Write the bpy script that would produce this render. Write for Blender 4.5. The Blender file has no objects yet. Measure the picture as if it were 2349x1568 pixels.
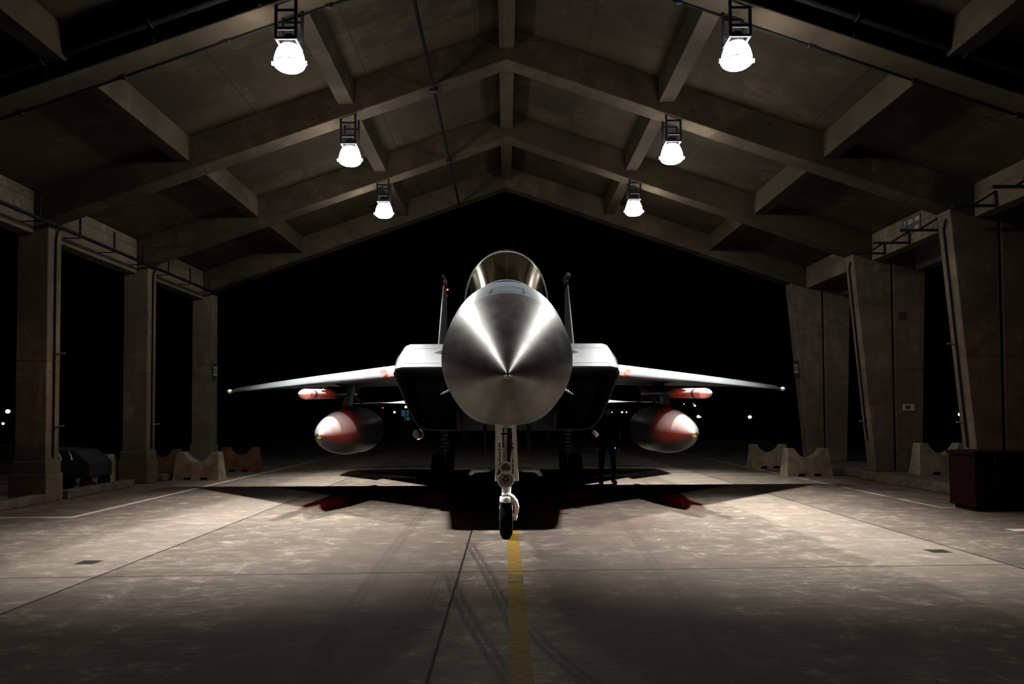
import bpy, bmesh, math, random
from mathutils import Vector, Matrix
random.seed(4)
S = bpy.context.scene
COL = S.collection
W, H = 2349, 1568
FPX = 1768.0
EYE = 1.5
PITCH = math.radians(1.8)
ROLL = -0.0047
VPX, VPY = 1160.0, 955.0

# ------------------------------------------------------------------ camera
cam_d = bpy.data.cameras.new('camera')
cam = bpy.data.objects.new('camera', cam_d)
COL.objects.link(cam)
S.camera = cam
cam_d.sensor_fit = 'HORIZONTAL'
cam_d.sensor_width = 36.0
cam_d.lens = FPX / W * 36.0
cam_d.clip_end = 2000
Rcam = Matrix.Rotation(math.pi / 2 + PITCH, 3, 'X') @ Matrix.Rotation(ROLL, 3, 'Z')
M4 = Rcam.to_4x4()
M4.translation = Vector((0, 0, EYE))
cam.matrix_world = M4
_v = Rcam.transposed() @ Vector((0, 1, 0))
_vx, _vy = -_v.x / _v.z * FPX, -_v.y / _v.z * FPX
SHX = (W / 2 + _vx - VPX) / W
SHY = (VPY - H / 2 + _vy) / W
cam_d.shift_x = SHX
cam_d.shift_y = SHY


def P(px, py, D):
    """world point on the plane y = D seen at reference pixel px, py"""
    x = (px - W / 2 + SHX * W) / FPX
    y = -(py - H / 2 - SHY * W) / FPX
    d = Rcam @ Vector((x, y, -1.0))
    t = D / d.y
    return Vector((d.x * t, D, EYE + d.z * t))


# ------------------------------------------------------------------ node helpers
class NT:
    def __init__(self, name):
        self.m = bpy.data.materials.new(name)
        self.m.use_nodes = True
        self.t = self.m.node_tree
        self.t.nodes.clear()
        self.out = self.t.nodes.new('ShaderNodeOutputMaterial')
        self._pos = None

    def n(self, typ, **kw):
        nd = self.t.nodes.new(typ)
        for k, v in kw.items():
            setattr(nd, k, v)
        return nd

    def put(self, sock, v):
        if isinstance(v, bpy.types.NodeSocket):
            self.t.links.new(v, sock)
        elif isinstance(v, (tuple, list)) and sock.type == 'RGBA' and len(v) == 3:
            sock.default_value = (*v, 1)
        else:
            sock.default_value = v

    def math(self, op, a, b=0.0, c=0.0, clamp=False):
        nd = self.n('ShaderNodeMath', operation=op, use_clamp=clamp)
        self.put(nd.inputs[0], a)
        self.put(nd.inputs[1], b)
        self.put(nd.inputs[2], c)
        return nd.outputs[0]

    def smooth(self, v, a, b, lo=0.0, hi=1.0):
        nd = self.n('ShaderNodeMapRange', interpolation_type='SMOOTHSTEP')
        self.put(nd.inputs['Value'], v)
        nd.inputs['From Min'].default_value = a
        nd.inputs['From Max'].default_value = b
        nd.inputs['To Min'].default_value = lo
        nd.inputs['To Max'].default_value = hi
        return nd.outputs[0]

    def mix(self, f, a, b, mode='MIX'):
        nd = self.n('ShaderNodeMix', data_type='RGBA', blend_type=mode)
        self.put(nd.inputs[0], f)
        self.put(nd.inputs[6], a)
        self.put(nd.inputs[7], b)
        return nd.outputs[2]

    def pos(self):
        if self._pos is None:
            g = self.n('ShaderNodeNewGeometry')
            self._pos = g.outputs['Position']
        return self._pos

    def xyz(self):
        s = self.n('ShaderNodeSeparateXYZ')
        self.put(s.inputs[0], self.pos())
        return s.outputs

    def scaled(self, sx, sy, sz):
        nd = self.n('ShaderNodeVectorMath', operation='MULTIPLY')
        self.put(nd.inputs[0], self.pos())
        nd.inputs[1].default_value = (sx, sy, sz)
        return nd.outputs[0]

    def noise(self, scale, detail=4, rough=0.55, vec=None, dist=0.0):
        nd = self.n('ShaderNodeTexNoise')
        self.put(nd.inputs['Vector'], vec if vec is not None else self.pos())
        nd.inputs['Scale'].default_value = scale
        nd.inputs['Detail'].default_value = detail
        nd.inputs['Roughness'].default_value = rough
        nd.inputs['Distortion'].default_value = dist
        return nd.outputs['Fac']

    def bsdf(self, color, rough=0.5, metal=0.0, spec=0.5, bump=None, bump_s=0.3, bump_d=0.02, **kw):
        b = self.n('ShaderNodeBsdfPrincipled')
        self.put(b.inputs['Base Color'], color)
        self.put(b.inputs['Roughness'], rough)
        self.put(b.inputs['Metallic'], metal)
        self.put(b.inputs['Specular IOR Level'], spec)
        for k, v in kw.items():
            self.put(b.inputs[k.replace('_', ' ')], v)
        if bump is not None:
            bn = self.n('ShaderNodeBump')
            bn.inputs['Strength'].default_value = bump_s
            bn.inputs['Distance'].default_value = bump_d
            self.put(bn.inputs['Height'], bump)
            self.put(b.inputs['Normal'], bn.outputs[0])
        self.t.links.new(b.outputs[0], self.out.inputs[0])
        return b


def worn(name, col, rough=0.5, metal=0.0, spec=0.5, var=0.15, scale=6.0, stretch=(1, 1, 1), bump=0.0):
    k = NT(name)
    nz = k.noise(scale, 5, 0.6, k.scaled(*stretch))
    lo = tuple(c * (1 - var) for c in col)
    hi = tuple(min(1, c * (1 + var)) for c in col)
    c = k.mix(k.smooth(nz, 0.3, 0.7), lo, hi)
    r = k.smooth(nz, 0.2, 0.8, max(0.02, rough - 0.06), min(1, rough + 0.06))
    if bump > 0:
        k.bsdf(c, r, metal, spec, bump=nz, bump_s=bump)
    else:
        k.bsdf(c, r, metal, spec)
    return k.m


def emit(name, col, strength):
    k = NT(name)
    e = k.n('ShaderNodeEmission')
    e.inputs[0].default_value = (*col, 1)
    e.inputs[1].default_value = strength
    k.t.links.new(e.outputs[0], k.out.inputs[0])
    return k.m


def concrete(name, col, boards='x', patch=0.6, dark=0.55, seed=0.0):
    k = NT(name)
    X, Y, Z = k.xyz()
    off = k.n('ShaderNodeVectorMath', operation='ADD')
    k.put(off.inputs[0], k.pos())
    off.inputs[1].default_value = (seed, seed * 1.7, seed * .6)
    big = k.noise(0.55, 5, 0.6, off.outputs[0])
    if boards == 'x':
        st = k.noise(3.0, 5, 0.65, k.scaled(0.25, 2.2, 1.2))
    elif boards == 'z':
        st = k.noise(3.0, 5, 0.65, k.scaled(2.0, 2.0, 0.25))
    else:
        st = k.noise(3.0, 5, 0.65, k.scaled(1.5, 0.3, 1.5))
    fine = k.noise(28, 4, 0.7)
    c = k.mix(k.smooth(big, 0.38, 0.62), tuple(v * 0.42 for v in col), tuple(v * 1.55 for v in col))
    mo = k.noise(2.4, 7, 0.72, off.outputs[0], 0.5)
    c = k.mix(k.smooth(mo, 0.40, 0.58, 0.7, 0.0), c, tuple(v * 0.35 for v in col))
    c = k.mix(k.smooth(mo, 0.56, 0.72, 0.0, 0.6), c, (col[0] * 1.9, col[1] * 1.8, col[2] * 1.65))
    c = k.mix(k.smooth(st, 0.42, 0.62, 0.0, 0.7), c, tuple(v * 0.55 for v in col))
    c = k.mix(k.smooth(fine, 0.42, 0.60, 0.6, 0.0), c, tuple(v * 0.5 for v in col))
    # darker damp patches with a shape of their own
    pn = k.noise(patch, 6, 0.55, off.outputs[0], 0.6)
    pm = k.smooth(pn, 0.535, 0.553)
    c = k.mix(k.math('MULTIPLY', pm, 1 - dark), c, tuple(v * 0.32 for v in col))
    # formwork joints
    if boards == 'x':
        a = k.math('PINGPONG', k.math('ADD', X, 0.5), 1.0)
        b = k.math('PINGPONG', Y, 1.95)
        ln = k.math('MINIMUM', k.smooth(a, 0.008, 0.02), k.smooth(b, 0.006, 0.016))
        cell = k.n('ShaderNodeTexWhiteNoise', noise_dimensions='2D')
        cv = k.n('ShaderNodeCombineXYZ')
        k.put(cv.inputs[0], k.math('FLOOR', k.math('MULTIPLY', k.math('ADD', X, 0.5), 0.5)))
        k.put(cv.inputs[1], k.math('FLOOR', k.math('MULTIPLY', Y, 0.77)))
        k.put(cell.inputs['Vector'], cv.outputs[0])
        c = k.mix(0.32, c, k.mix(cell.outputs[0], tuple(v * 0.55 for v in col), tuple(v * 1.2 for v in col)))
    else:
        a = k.math('PINGPONG', k.math('ADD', Z, 0.35), 1.45)
        ln = k.smooth(a, 0.006, 0.016)
        cell = k.n('ShaderNodeTexWhiteNoise', noise_dimensions='3D')
        cv = k.n('ShaderNodeCombineXYZ')
        k.put(cv.inputs[0], k.math('FLOOR', k.math('MULTIPLY', X, 0.9)))
        k.put(cv.inputs[1], k.math('FLOOR', k.math('MULTIPLY', Y, 0.26)))
        k.put(cv.inputs[2], k.math('FLOOR', k.math('MULTIPLY', k.math('ADD', Z, 0.35), 0.69)))
        k.put(cell.inputs['Vector'], cv.outputs[0])
        c = k.mix(0.35, c, k.mix(cell.outputs[0], tuple(v * 0.6 for v in col), tuple(v * 1.15 for v in col)))
    c = k.mix(k.math('SUBTRACT', 0.6, k.math('MULTIPLY', ln, 0.6)), c, tuple(v * 0.3 for v in col))
    # tie holes and pitting
    vo = k.n('ShaderNodeTexVoronoi', feature='F1')
    k.put(vo.inputs['Vector'], k.pos())
    vo.inputs['Scale'].default_value = 2.6
    c = k.mix(k.smooth(vo.outputs['Distance'], 0.045, 0.075, 0.75, 0.0), c, tuple(v * 0.12 for v in col))
    k.bsdf(c, 0.92, 0, 0.04, bump=fine, bump_s=0.25, bump_d=0.01)
    return k.m


def floor_material():
    k = NT('floor_concrete')
    X, Y, Z = k.xyz()
    big = k.noise(0.33, 6, 0.62)
    mid = k.noise(1.3, 6, 0.65, k.scaled(0.55, 1.5, 1), 0.4)
    fine = k.noise(16, 6, 0.72, k.scaled(0.6, 1.6, 1))
    gr = k.noise(90, 3, 0.7)
    lo, hi = (.150, .127, .107), (.300, .268, .232)
    c = k.mix(k.smooth(big, 0.33, 0.68), lo, hi)
    c = k.mix(k.smooth(mid, 0.34, 0.62, 0.62, 0.0), c, (.095, .078, .064))
    c = k.mix(k.smooth(mid, 0.55, 0.8, 0.0, 0.5), c, (.37, .335, .295))
    c = k.mix(k.smooth(fine, 0.38, 0.60, 0.66, 0.0), c, (.085, .070, .058))
    c = k.mix(k.smooth(fine, 0.56, 0.74, 0.0, 0.45), c, (.42, .385, .34))
    c = k.mix(k.smooth(gr, 0.42, 0.58, 0.5, 0.0), c, (.07, .06, .05))
    sc = k.noise(5.5, 6, 0.75, k.scaled(0.35, 1.9, 1), 0.8)
    c = k.mix(k.smooth(sc, 0.42, 0.55, 0.65, 0.0), c, (.085, .070, .058))
    mot = k.noise(3.1, 9, 0.78, None, 0.3)
    c = k.mix(k.smooth(mot, 0.42, 0.57, 0.62, 0.0), c, (.078, .064, .054))
    c = k.mix(k.smooth(mot, 0.54, 0.68, 0.0, 0.5), c, (.40, .365, .32))
    wob = k.math('MULTIPLY', k.math('SUBTRACT', k.noise(2.2, 5, 0.7), 0.5), 0.16)
    xw = k.math('ADD', X, wob)

    def band(v, a, b, soft):
        return k.math('MULTIPLY', k.smooth(v, a - soft, a + soft), k.smooth(v, b - soft, b + soft, 1.0, 0.0))

    # newer paler slab strips beside the joints
    c = k.mix(k.math('MULTIPLY', k.math('MULTIPLY', k.smooth(xw, 3.72, 3.82), k.smooth(X, 5.015, 5.025, 1, 0)), 0.2), c, (.36, .32, .275))
    c = k.mix(k.math('MULTIPLY', k.math('MULTIPLY', k.smooth(X, -3.895, -3.885, 1, 0), k.smooth(xw, -5.3, -4.9)), 0.2), c, (.34, .30, .265))
    # nose shadows painted as darker bands either side of the centre
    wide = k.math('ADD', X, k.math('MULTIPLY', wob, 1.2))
    nose_shade = k.math('MAXIMUM', band(wide, 0.54, 1.75, 0.12), band(wide, -1.95, -0.62, 0.12))
    nose_shade = k.math('MULTIPLY', nose_shade, k.smooth(Y, 11.5, 8.0, 0.0, 1.0) if False else k.smooth(Y, 8.0, 12.0, 1.0, 0.35))
    c = k.mix(k.math('MULTIPLY', nose_shade, 0.55), c, (.075, .062, .053))
    # tyre tracks:  x = a + b*y + d*y*y
    streak = k.noise(40, 3, 0.6, k.scaled(1.0, 0.03, 1))

    def track(p, hw, y0, y1, strength, cc):
        nonlocal c
        (ya, xa), (yb, xb), (yc, xc) = p
        den = (ya - yb) * (ya - yc) * (yb - yc)
        A = (yc * (xb - xa) + yb * (xa - xc) + ya * (xc - xb)) / den
        B = (yc * yc * (xa - xb) + yb * yb * (xc - xa) + ya * ya * (xb - xc)) / den
        Cc = (yb * yc * (yb - yc) * xa + yc * ya * (yc - ya) * xb + ya * yb * (ya - yb) * xc) / den
        cx = k.math('ADD', k.math('ADD', Cc, k.math('MULTIPLY', Y, B)), k.math('MULTIPLY', k.math('MULTIPLY', Y, Y), A))
        d = k.math('SUBTRACT', X, cx)
        m = k.math('MULTIPLY', k.smooth(k.math('ABSOLUTE', d), hw * .8, hw * 1.15, 1, 0), band(Y, y0, y1, 0.25))
        # three ribs of the tyre
        rib = k.smooth(k.math('PINGPONG', k.math('ADD', d, hw), hw / 2.2), 0.0, 0.02, 0.15, 1.0)
        m = k.math('MULTIPLY', k.math('MULTIPLY', m, rib), k.smooth(streak, 0.25, 0.6, 0.45, 1.0))
        c = k.mix(k.math('MULTIPLY', m, strength), c, cc)

    dk = (.045, .038, .033)
    track([(8.19, -.283), (7.09, -.13), (6.04, .003)], .075, 5.2, 9.2, .85, dk)
    track([(6.55, -.41), (5.16, -.143), (4.53, 0.0)], .075, 3.2, 7.4, .9, dk)
    track([(5.36, .20), (4.8, .34), (4.33, .50)], .075, 3.2, 5.6, .85, dk)
    track([(9.68, -1.29), (7.5, -1.25), (5.87, -1.20)], .085, 4.0, 12.5, .42, dk)
    track([(9.9, 1.62), (7.0, 1.45), (5.0, 1.32)], .085, 4.0, 12.5, .36, dk)
    track([(9.0, -.62), (7.0, -.62), (5.0, -.60)], .05, 6.2, 7.4, .55, dk)
    # oil stains
    oil = k.noise(1.9, 5, 0.7)
    ox = k.math('POWER', k.math('MULTIPLY', k.math('SUBTRACT', X, 1.55), 1.0), 2)
    oy = k.math('POWER', k.math('MULTIPLY', k.math('SUBTRACT', Y, 11.0), 0.8), 2)
    om = k.smooth(k.math('ADD', k.math('ADD', ox, oy), oil), 0.55, 1.35, 1, 0)
    c = k.mix(k.math('MULTIPLY', om, .6), c, (.06, .035, .035))
    # painted lines
    chip = k.noise(9, 5, 0.7)
    yel = band(X, .012, .155, .003)
    yel = k.math('MULTIPLY', yel, k.smooth(chip, 0.24, 0.40, 0.35, 1.0))
    yc = k.mix(k.smooth(fine, 0.35, 0.65), (.098, .062, .006), (.175, .112, .009))
    c = k.mix(k.math('MULTIPLY', yel, .95), c, yc)
    scuff = k.math('MULTIPLY', yel, k.math('MAXIMUM', band(Y, 6.98, 7.10, .015),
                   k.math('MULTIPLY', band(Y, 7.12, 7.42, .04), k.smooth(chip, .45, .55))))
    c = k.mix(k.math('MULTIPLY', scuff, .75), c, (.05, .043, .03))
    wl = k.math('MULTIPLY', band(X, -6.66, -6.56, .006), k.smooth(Y, 11.72, 11.76))
    wl2 = k.math('MULTIPLY', band(Y, 11.74, 11.84, .01), k.smooth(X, -6.57, -6.55, 1, 0))
    wr = k.math('MULTIPLY', band(X, 6.98, 7.07, .008), k.smooth(Y, 12.48, 12.52))
    wr2 = k.math('MULTIPLY', band(Y, 12.46, 12.54, .01), k.smooth(X, 7.0, 7.02))
    wr3 = k.math('MULTIPLY', band(Y, 9.95, 10.15, .01), k.smooth(X, 6.52, 6.54))
    wr = k.math('MULTIPLY', wr, k.smooth(mid, .38, .55))
    wm = k.math('MAXIMUM', k.math('MAXIMUM', k.math('MAXIMUM', wl, wl2), k.math('MAXIMUM', wr, wr2)), wr3)
    wm = k.math('MULTIPLY', wm, k.smooth(chip, 0.28, 0.5, 0.25, 0.85))
    c = k.mix(wm, c, (.52, .48, .42))
    # slab joints
    jw = k.math('MULTIPLY', k.math('SUBTRACT', k.noise(6, 3), .5), .012)

    def joint(v, at, hw):
        return k.smooth(k.math('ABSOLUTE', k.math('SUBTRACT', k.math('ADD', v, jw), at)), hw * .7, hw * 1.2, 1, 0)

    yt = k.math('SUBTRACT', Y, k.math('MULTIPLY', X, .044))
    js = [joint(X, -.452, .011), joint(X, -3.89, .012), joint(X, 5.02, .012), joint(X, -8.6, .012), joint(X, 9.4, .012),
          joint(yt, 7.53, .010), joint(yt, 20.2, .03), joint(yt, 0.2, .01), joint(yt, 33, .03)]
    j = js[0]
    for q in js[1:]:
        j = k.math('MAXIMUM', j, q)
    c = k.mix(j, c, (.004, .0035, .003))
    # sunk tie-down points
    pit = k.math('MAXIMUM', k.math('MULTIPLY', band(X, -4.47, -4.26, .01), band(Y, 7.99, 8.21, .015)),
                 k.math('MULTIPLY', band(X, 4.64, 4.86, .01), band(Y, 8.42, 8.64, .015)))
    c = k.mix(k.math('MULTIPLY', pit, .95), c, (.008, .007, .006))
    hgt = k.math('SUBTRACT', k.math('ADD', k.math('MULTIPLY', fine, .4), k.math('MULTIPLY', gr, .3)), k.math('MULTIPLY', k.math('MAXIMUM', j, pit), 1.5))
    c = k.mix(1.0, c, (.37, .357, .343), 'MULTIPLY')
    k.bsdf(c, .85, 0, .06, bump=hgt, bump_s=.35, bump_d=.012)
    return k.m


MAT = {}
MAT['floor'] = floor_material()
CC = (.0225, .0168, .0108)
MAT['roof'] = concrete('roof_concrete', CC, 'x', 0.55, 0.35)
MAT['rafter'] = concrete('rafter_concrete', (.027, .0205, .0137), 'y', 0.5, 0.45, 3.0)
MAT['column'] = concrete('column_concrete', (.061, .049, .0355), 'z', 0.7, 0.55, 7.0)
MAT['plinth'] = worn('plinth_concrete', (.036, .031, .026), .9, 0, .04, .3, 5, bump=.15)
MAT['barrier'] = worn('barrier_concrete', (.075, .061, .042), .9, 0, .04, .28, 4, bump=.15)
MAT['barrier_red'] = worn('faded_orange_concrete', (.036, .019, .010), .9, 0, .04, .3, 4, bump=.15)
MAT['black_steel'] = worn('black_painted_steel', (.008, .008, .009), .8, 0, .03, .2, 20)
MAT['pipe'] = worn('dark_grey_pipe', (.004, .0036, .0042), .7, 0, .03, .2, 8)
MAT['cable'] = worn('black_cable', (.005, .005, .005), 1.0, 0, .0, .2, 20)
MAT['radome'] = worn('radome_paint', (.050, .045, .042), .42, 0, .72, .10, 9, (1, .25, 1))
MAT['paint'] = worn('aircraft_grey_paint', (.045, .051, .056), .5, 0, .35, .10, 3.5, (1, .5, 1))
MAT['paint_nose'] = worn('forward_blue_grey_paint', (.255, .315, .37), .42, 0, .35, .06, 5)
MAT['paint_hi'] = worn('intake_grey_paint', (.046, .051, .0535), .5, 0, .35, .09, 3.0, (1.2, .5, 1))
MAT['paint_dk'] = worn('dark_grey_paint', (.016, .0165, .0175), .7, 0, .06, .15, 5)
MAT['duct'] = worn('intake_duct_dark', (.012, .012, .013), .7, 0, .2, .2, 5)
MAT['white'] = worn('gear_white_paint', (.74, .715, .675), .45, 0, .5, .12, 12)
MAT['steel'] = worn('bare_steel', (.55, .54, .52), .28, 1, .5, .12, 12)
MAT['chrome'] = worn('chrome', (.85, .84, .82), .10, 1, .5, .05, 12)
MAT['reflector'] = worn('lamp_reflector', (.92, .91, .88), .25, .55, .5, .05, 20)
MAT['rubber'] = worn('tyre_rubber', (.0035, .0033, .0033), .9, 0, .02, .2, 15)
MAT['seat'] = worn('cockpit_black', (.006, .006, .0065), .7, 0, .08, .2, 8)
MAT['seat_grey'] = worn('cockpit_grey', (.05, .05, .045), .6, 0, .3, .2, 8)
MAT['line'] = worn('panel_gap_dark', (.05, .055, .06), .7, 0, .2, .1, 20)
MAT['stencil'] = worn('black_stencil_paint', (.012, .012, .012), .6, 0, .2, .1, 20)
MAT['missile'] = worn('missile_grey_paint', (.12, .115, .11), .42, 0, .5, .1, 8)
MAT['fin_red_lit'] = worn('fin_red_light_tint', (.42, .02, .015), .5, 0, .4, .1, 8)  # red beacon light put into the colour of the missile tail fins
MAT['missile_nose'] = worn('missile_cream_nose', (.27, .25, .22), .40, 0, .5, .06, 12)
MAT['tank'] = worn('tank_grey_paint', (.066, .066, .065), .36, 0, .5, .08, 4)
MAT['brass'] = worn('brass_cap', (.62, .50, .22), .25, 1, .5, .1, 12)
MAT['chock'] = worn('chock_orange_paint', (.06, .024, .004), .8, 0, .1, .25, 10)
MAT['red_box'] = worn('red_painted_steel', (.004, .0002, .0002), .8, 0, .04, .25, 6)
MAT['fabric'] = worn('dark_navy_fabric', (.006, .006, .008), .9, 0, .1, .2, 20)
MAT['skin'] = worn('skin', (.42, .27, .20), .6, 0, .3, .1, 20)
MAT['sign_dark'] = worn('sign_black_board', (.012, .012, .012), .7, 0, .2, .2, 12)
MAT['sign_pale'] = worn('sign_pale_paint', (.20, .185, .165), .7, 0, .2, .2, 20)
MAT['plaque'] = worn('pale_plaque', (.15, .138, .115), .7, 0, .2, .15, 9)
MAT['bulb_glass'] = emit('glowing_refractor', (1.0, .965, .905), 190.0)
MAT['bulb_lens'] = emit('glowing_lens', (1.0, .965, .905), 430.0)
MAT['rim'] = worn('lamp_rim', (.35, .33, .33), .4, .6, .5, .1, 20)
MAT['red_lamp'] = emit('red_beacon_glow', (1.0, .05, .04), 13.0)
MAT['tail_red'] = emit('tail_light_glow', (1.0, .16, .09), 3.0)
MAT['pos_lamp'] = worn('pale_lamp_cover', (.80, .76, .68), .2, 0, .6, .05, 20)
MAT['blue_lamp'] = emit('small_blue_light', (.05, .25, 1.0), 2.0)
MAT['far_white'] = emit('far_light_white', (.75, 1.0, .98), 6.0)
MAT['far_green'] = emit('far_light_green', (.45, 1.0, .75), 2.2)
MAT['far_orange'] = emit('far_light_orange', (1.0, .55, .18), 2.2)
MAT['far_dim'] = emit('far_light_dim', (.9, .9, .85), .8)
MAT['far_red'] = emit('far_light_red', (1.0, .12, .06), 1.0)
MAT['booth_glow'] = emit('booth_window_glow', (.10, .28, .38), .14)


def glass_mat(name, tint, refl=1.0, rough=.03):
    k = NT(name)
    tr = k.n('ShaderNodeBsdfTransparent')
    tr.inputs[0].default_value = (*tint, 1)
    gl = k.n('ShaderNodeBsdfGlossy')
    gl.inputs['Roughness'].default_value = rough
    gl.inputs[0].default_value = (refl, refl * .93, refl * .8, 1)
    fr = k.n('ShaderNodeFresnel')
    fr.inputs['IOR'].default_value = 1.5
    mx = k.n('ShaderNodeMixShader')
    k.t.links.new(fr.outputs[0], mx.inputs[0])
    k.t.links.new(tr.outputs[0], mx.inputs[1])
    k.t.links.new(gl.outputs[0], mx.inputs[2])
    k.t.links.new(mx.outputs[0], k.out.inputs[0])
    return k.m


MAT['windshield'] = glass_mat('windshield_tinted_glass', (.60, .52, .36), .72, .075)
MAT['canopy'] = glass_mat('canopy_tinted_glass', (.60, .56, .48))
MAT['lamp_glass'] = glass_mat('clear_lamp_glass', (.95, .95, .93))


# ------------------------------------------------------------------ mesh helpers
class MB:
    def __init__(self):
        self.v, self.f = [], []

    def add(self, vs, fs):
        o = len(self.v)
        self.v += [Vector(p) for p in vs]
        self.f += [tuple(i + o for i in q) for q in fs]
        return self

    def box(self, x0, x1, y0, y1, z0, z1):
        vs = [(x, y, z) for z in (z0, z1) for y in (y0, y1) for x in (x0, x1)]
        return self.add(vs, [(0, 2, 3, 1), (4, 5, 7, 6), (0, 1, 5, 4), (2, 6, 7, 3), (0, 4, 6, 2), (1, 3, 7, 5)])

    def prism(self, pts, y0, y1):
        """polygon of (x, z) extruded along y"""
        n = len(pts)
        vs = [(x, y0, z) for x, z in pts] + [(x, y1, z) for x, z in pts]
        fs = [tuple(range(n)), tuple(range(2 * n - 1, n - 1, -1))]
        for i in range(n):
            j = (i + 1) % n
            fs.append((j, i, n + i, n + j))
        return self.add(vs, fs)

    def bar(self, a, b, w, h=None, up=Vector((0, 0, 1))):
        a, b = Vector(a), Vector(b)
        h = h or w
        d = (b - a).normalized()
        s = d.cross(up)
        if s.length < 1e-4:
            s = d.cross(Vector((0, 1, 0)))
        s.normalize()
        u = s.cross(d)
        vs = []
        for p in (a, b):
            for q, r in ((-1, -1), (1, -1), (1, 1), (-1, 1)):
                vs.append(p + s * (q * w / 2) + u * (r * h / 2))
        return self.add(vs, [(0, 1, 2, 3), (7, 6, 5, 4), (0, 4, 5, 1), (1, 5, 6, 2), (2, 6, 7, 3), (3, 7, 4, 0)])

    def tube(self, pts, r, n=12, cap=True):
        pts = [Vector(p) for p in pts]
        rs = r if isinstance(r, (list, tuple)) else [r] * len(pts)
        rings = []
        pn = None
        for i, p in enumerate(pts):
            d = (pts[min(i + 1, len(pts) - 1)] - pts[max(i - 1, 0)]).normalized()
            if pn is None:
                pn = d.orthogonal().normalized()
            else:
                pn = (pn - d * pn.dot(d))
                pn = pn.normalized() if pn.length > 1e-6 else d.orthogonal().normalized()
            bn = d.cross(pn)
            rings.append([p + (pn * math.cos(2 * math.pi * j / n) + bn * math.sin(2 * math.pi * j / n)) * rs[i] for j in range(n)])
        return self.loft(rings, cap, cap)

    def loft(self, rings, c0=True, c1=True, closed=True):
        n = len(rings[0])
        vs = [p for r in rings for p in r]
        fs = []
        for i in range(len(rings) - 1):
            for j in range(n if closed else n - 1):
                k = (j + 1) % n
                fs.append((i * n + j, i * n + k, (i + 1) * n + k, (i + 1) * n + j))
        if c0:
            fs.append(tuple(reversed(range(n))))
        if c1:
            fs.append(tuple(range((len(rings) - 1) * n, len(rings) * n)))
        return self.add(vs, fs)

    def lathe(self, prof, origin, axis, n=32, c0=True, c1=True):
        """prof: (distance along axis, radius)"""
        o = Vector(origin)
        d = Vector(axis).normalized()
        a = d.orthogonal().normalized()
        b = d.cross(a)
        rings = [[o + d * t + (a * math.cos(2 * math.pi * j / n) + b * math.sin(2 * math.pi * j / n)) * r for j in range(n)] for t, r in prof]
        return self.loft(rings, c0, c1)

    def torus(self, c, axis, R, r, n=40, m=10, a0=0, a1=2 * math.pi, start=None):
        c = Vector(c)
        d = Vector(axis).normalized()
        a = Vector(start).normalized() if start else d.orthogonal().normalized()
        b = d.cross(a)
        full = abs(a1 - a0 - 2 * math.pi) < 1e-5
        k = n if full else n + 1
        rings = []
        for i in range(k):
            t = a0 + (a1 - a0) * i / n
            e = a * math.cos(t) + b * math.sin(t)
            rings.append([c + e * (R + r * math.cos(2 * math.pi * j / m)) + d * (r * math.sin(2 * math.pi * j / m)) for j in range(m)])
        if full:
            rings.append(rings[0])
        return self.loft(rings, not full, not full)

    def ellipsoid(self, c, rx, ry, rz, n=24, m=12):
        c = Vector(c)
        rings = []
        for i in range(1, m):
            t = math.pi * i / m
            rings.append([c + Vector((rx * math.sin(t) * math.cos(2 * math.pi * j / n), ry * math.sin(t) * math.sin(2 * math.pi * j / n), rz * math.cos(t))) for j in range(n)])
        return self.loft(rings)


ROOTS = {}


def obj(name, mb, mat, parent=None, smooth=None, bevel=0.0, bseg=2):
    me = bpy.data.meshes.new(name)
    me.from_pydata([tuple(v) for v in mb.v], [], mb.f)
    me.validate()
    bm = bmesh.new()
    bm.from_mesh(me)
    bmesh.ops.remove_doubles(bm, verts=bm.verts, dist=1e-5)
    bmesh.ops.recalc_face_normals(bm, faces=bm.faces)
    bm.to_mesh(me)
    bm.free()
    o = bpy.data.objects.new(name, me)
    COL.objects.link(o)
    me.materials.append(MAT[mat] if isinstance(mat, str) else mat)
    if parent is not None:
        o.parent = parent
        r = parent
        while r.parent:
            r = r.parent
        if parent.name in ROOTS or r is parent:
            o.matrix_parent_inverse = Matrix.Translation(-Vector(parent.location))
    if smooth is not None:
        me.shade_smooth()
        try:
            me.set_sharp_from_angle(angle=math.radians(smooth))
        except Exception:
            pass
    if bevel > 0:
        md = o.modifiers.new('edge', 'BEVEL')
        md.width = bevel
        md.segments = bseg
        md.limit_method = 'ANGLE'
        md.angle_limit = math.radians(40)
    return o


def thing(name, loc, label, cat, group=None, kind=None):
    o = bpy.data.objects.new(name, None)
    o.empty_display_size = .2
    COL.objects.link(o)
    o.location = loc
    o['label'] = label
    o['category'] = cat
    if group:
        o['group'] = group
    if kind:
        o['kind'] = kind
    return o


def tag(o, label, cat, group=None, kind=None):
    o['label'] = label
    o['category'] = cat
    if group:
        o['group'] = group
    if kind:
        o['kind'] = kind
    return o


def dup(root, loc, label, group=None):
    r = root.copy()
    COL.objects.link(r)
    r.location = loc
    r['label'] = label
    if group:
        r['group'] = group
    for ch in list(root.children):
        c = ch.copy()
        COL.objects.link(c)
        c.parent = r
        for g in list(ch.children):
            d = g.copy()
            COL.objects.link(d)
            d.parent = c
    return r


_font_cache = {}


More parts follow.
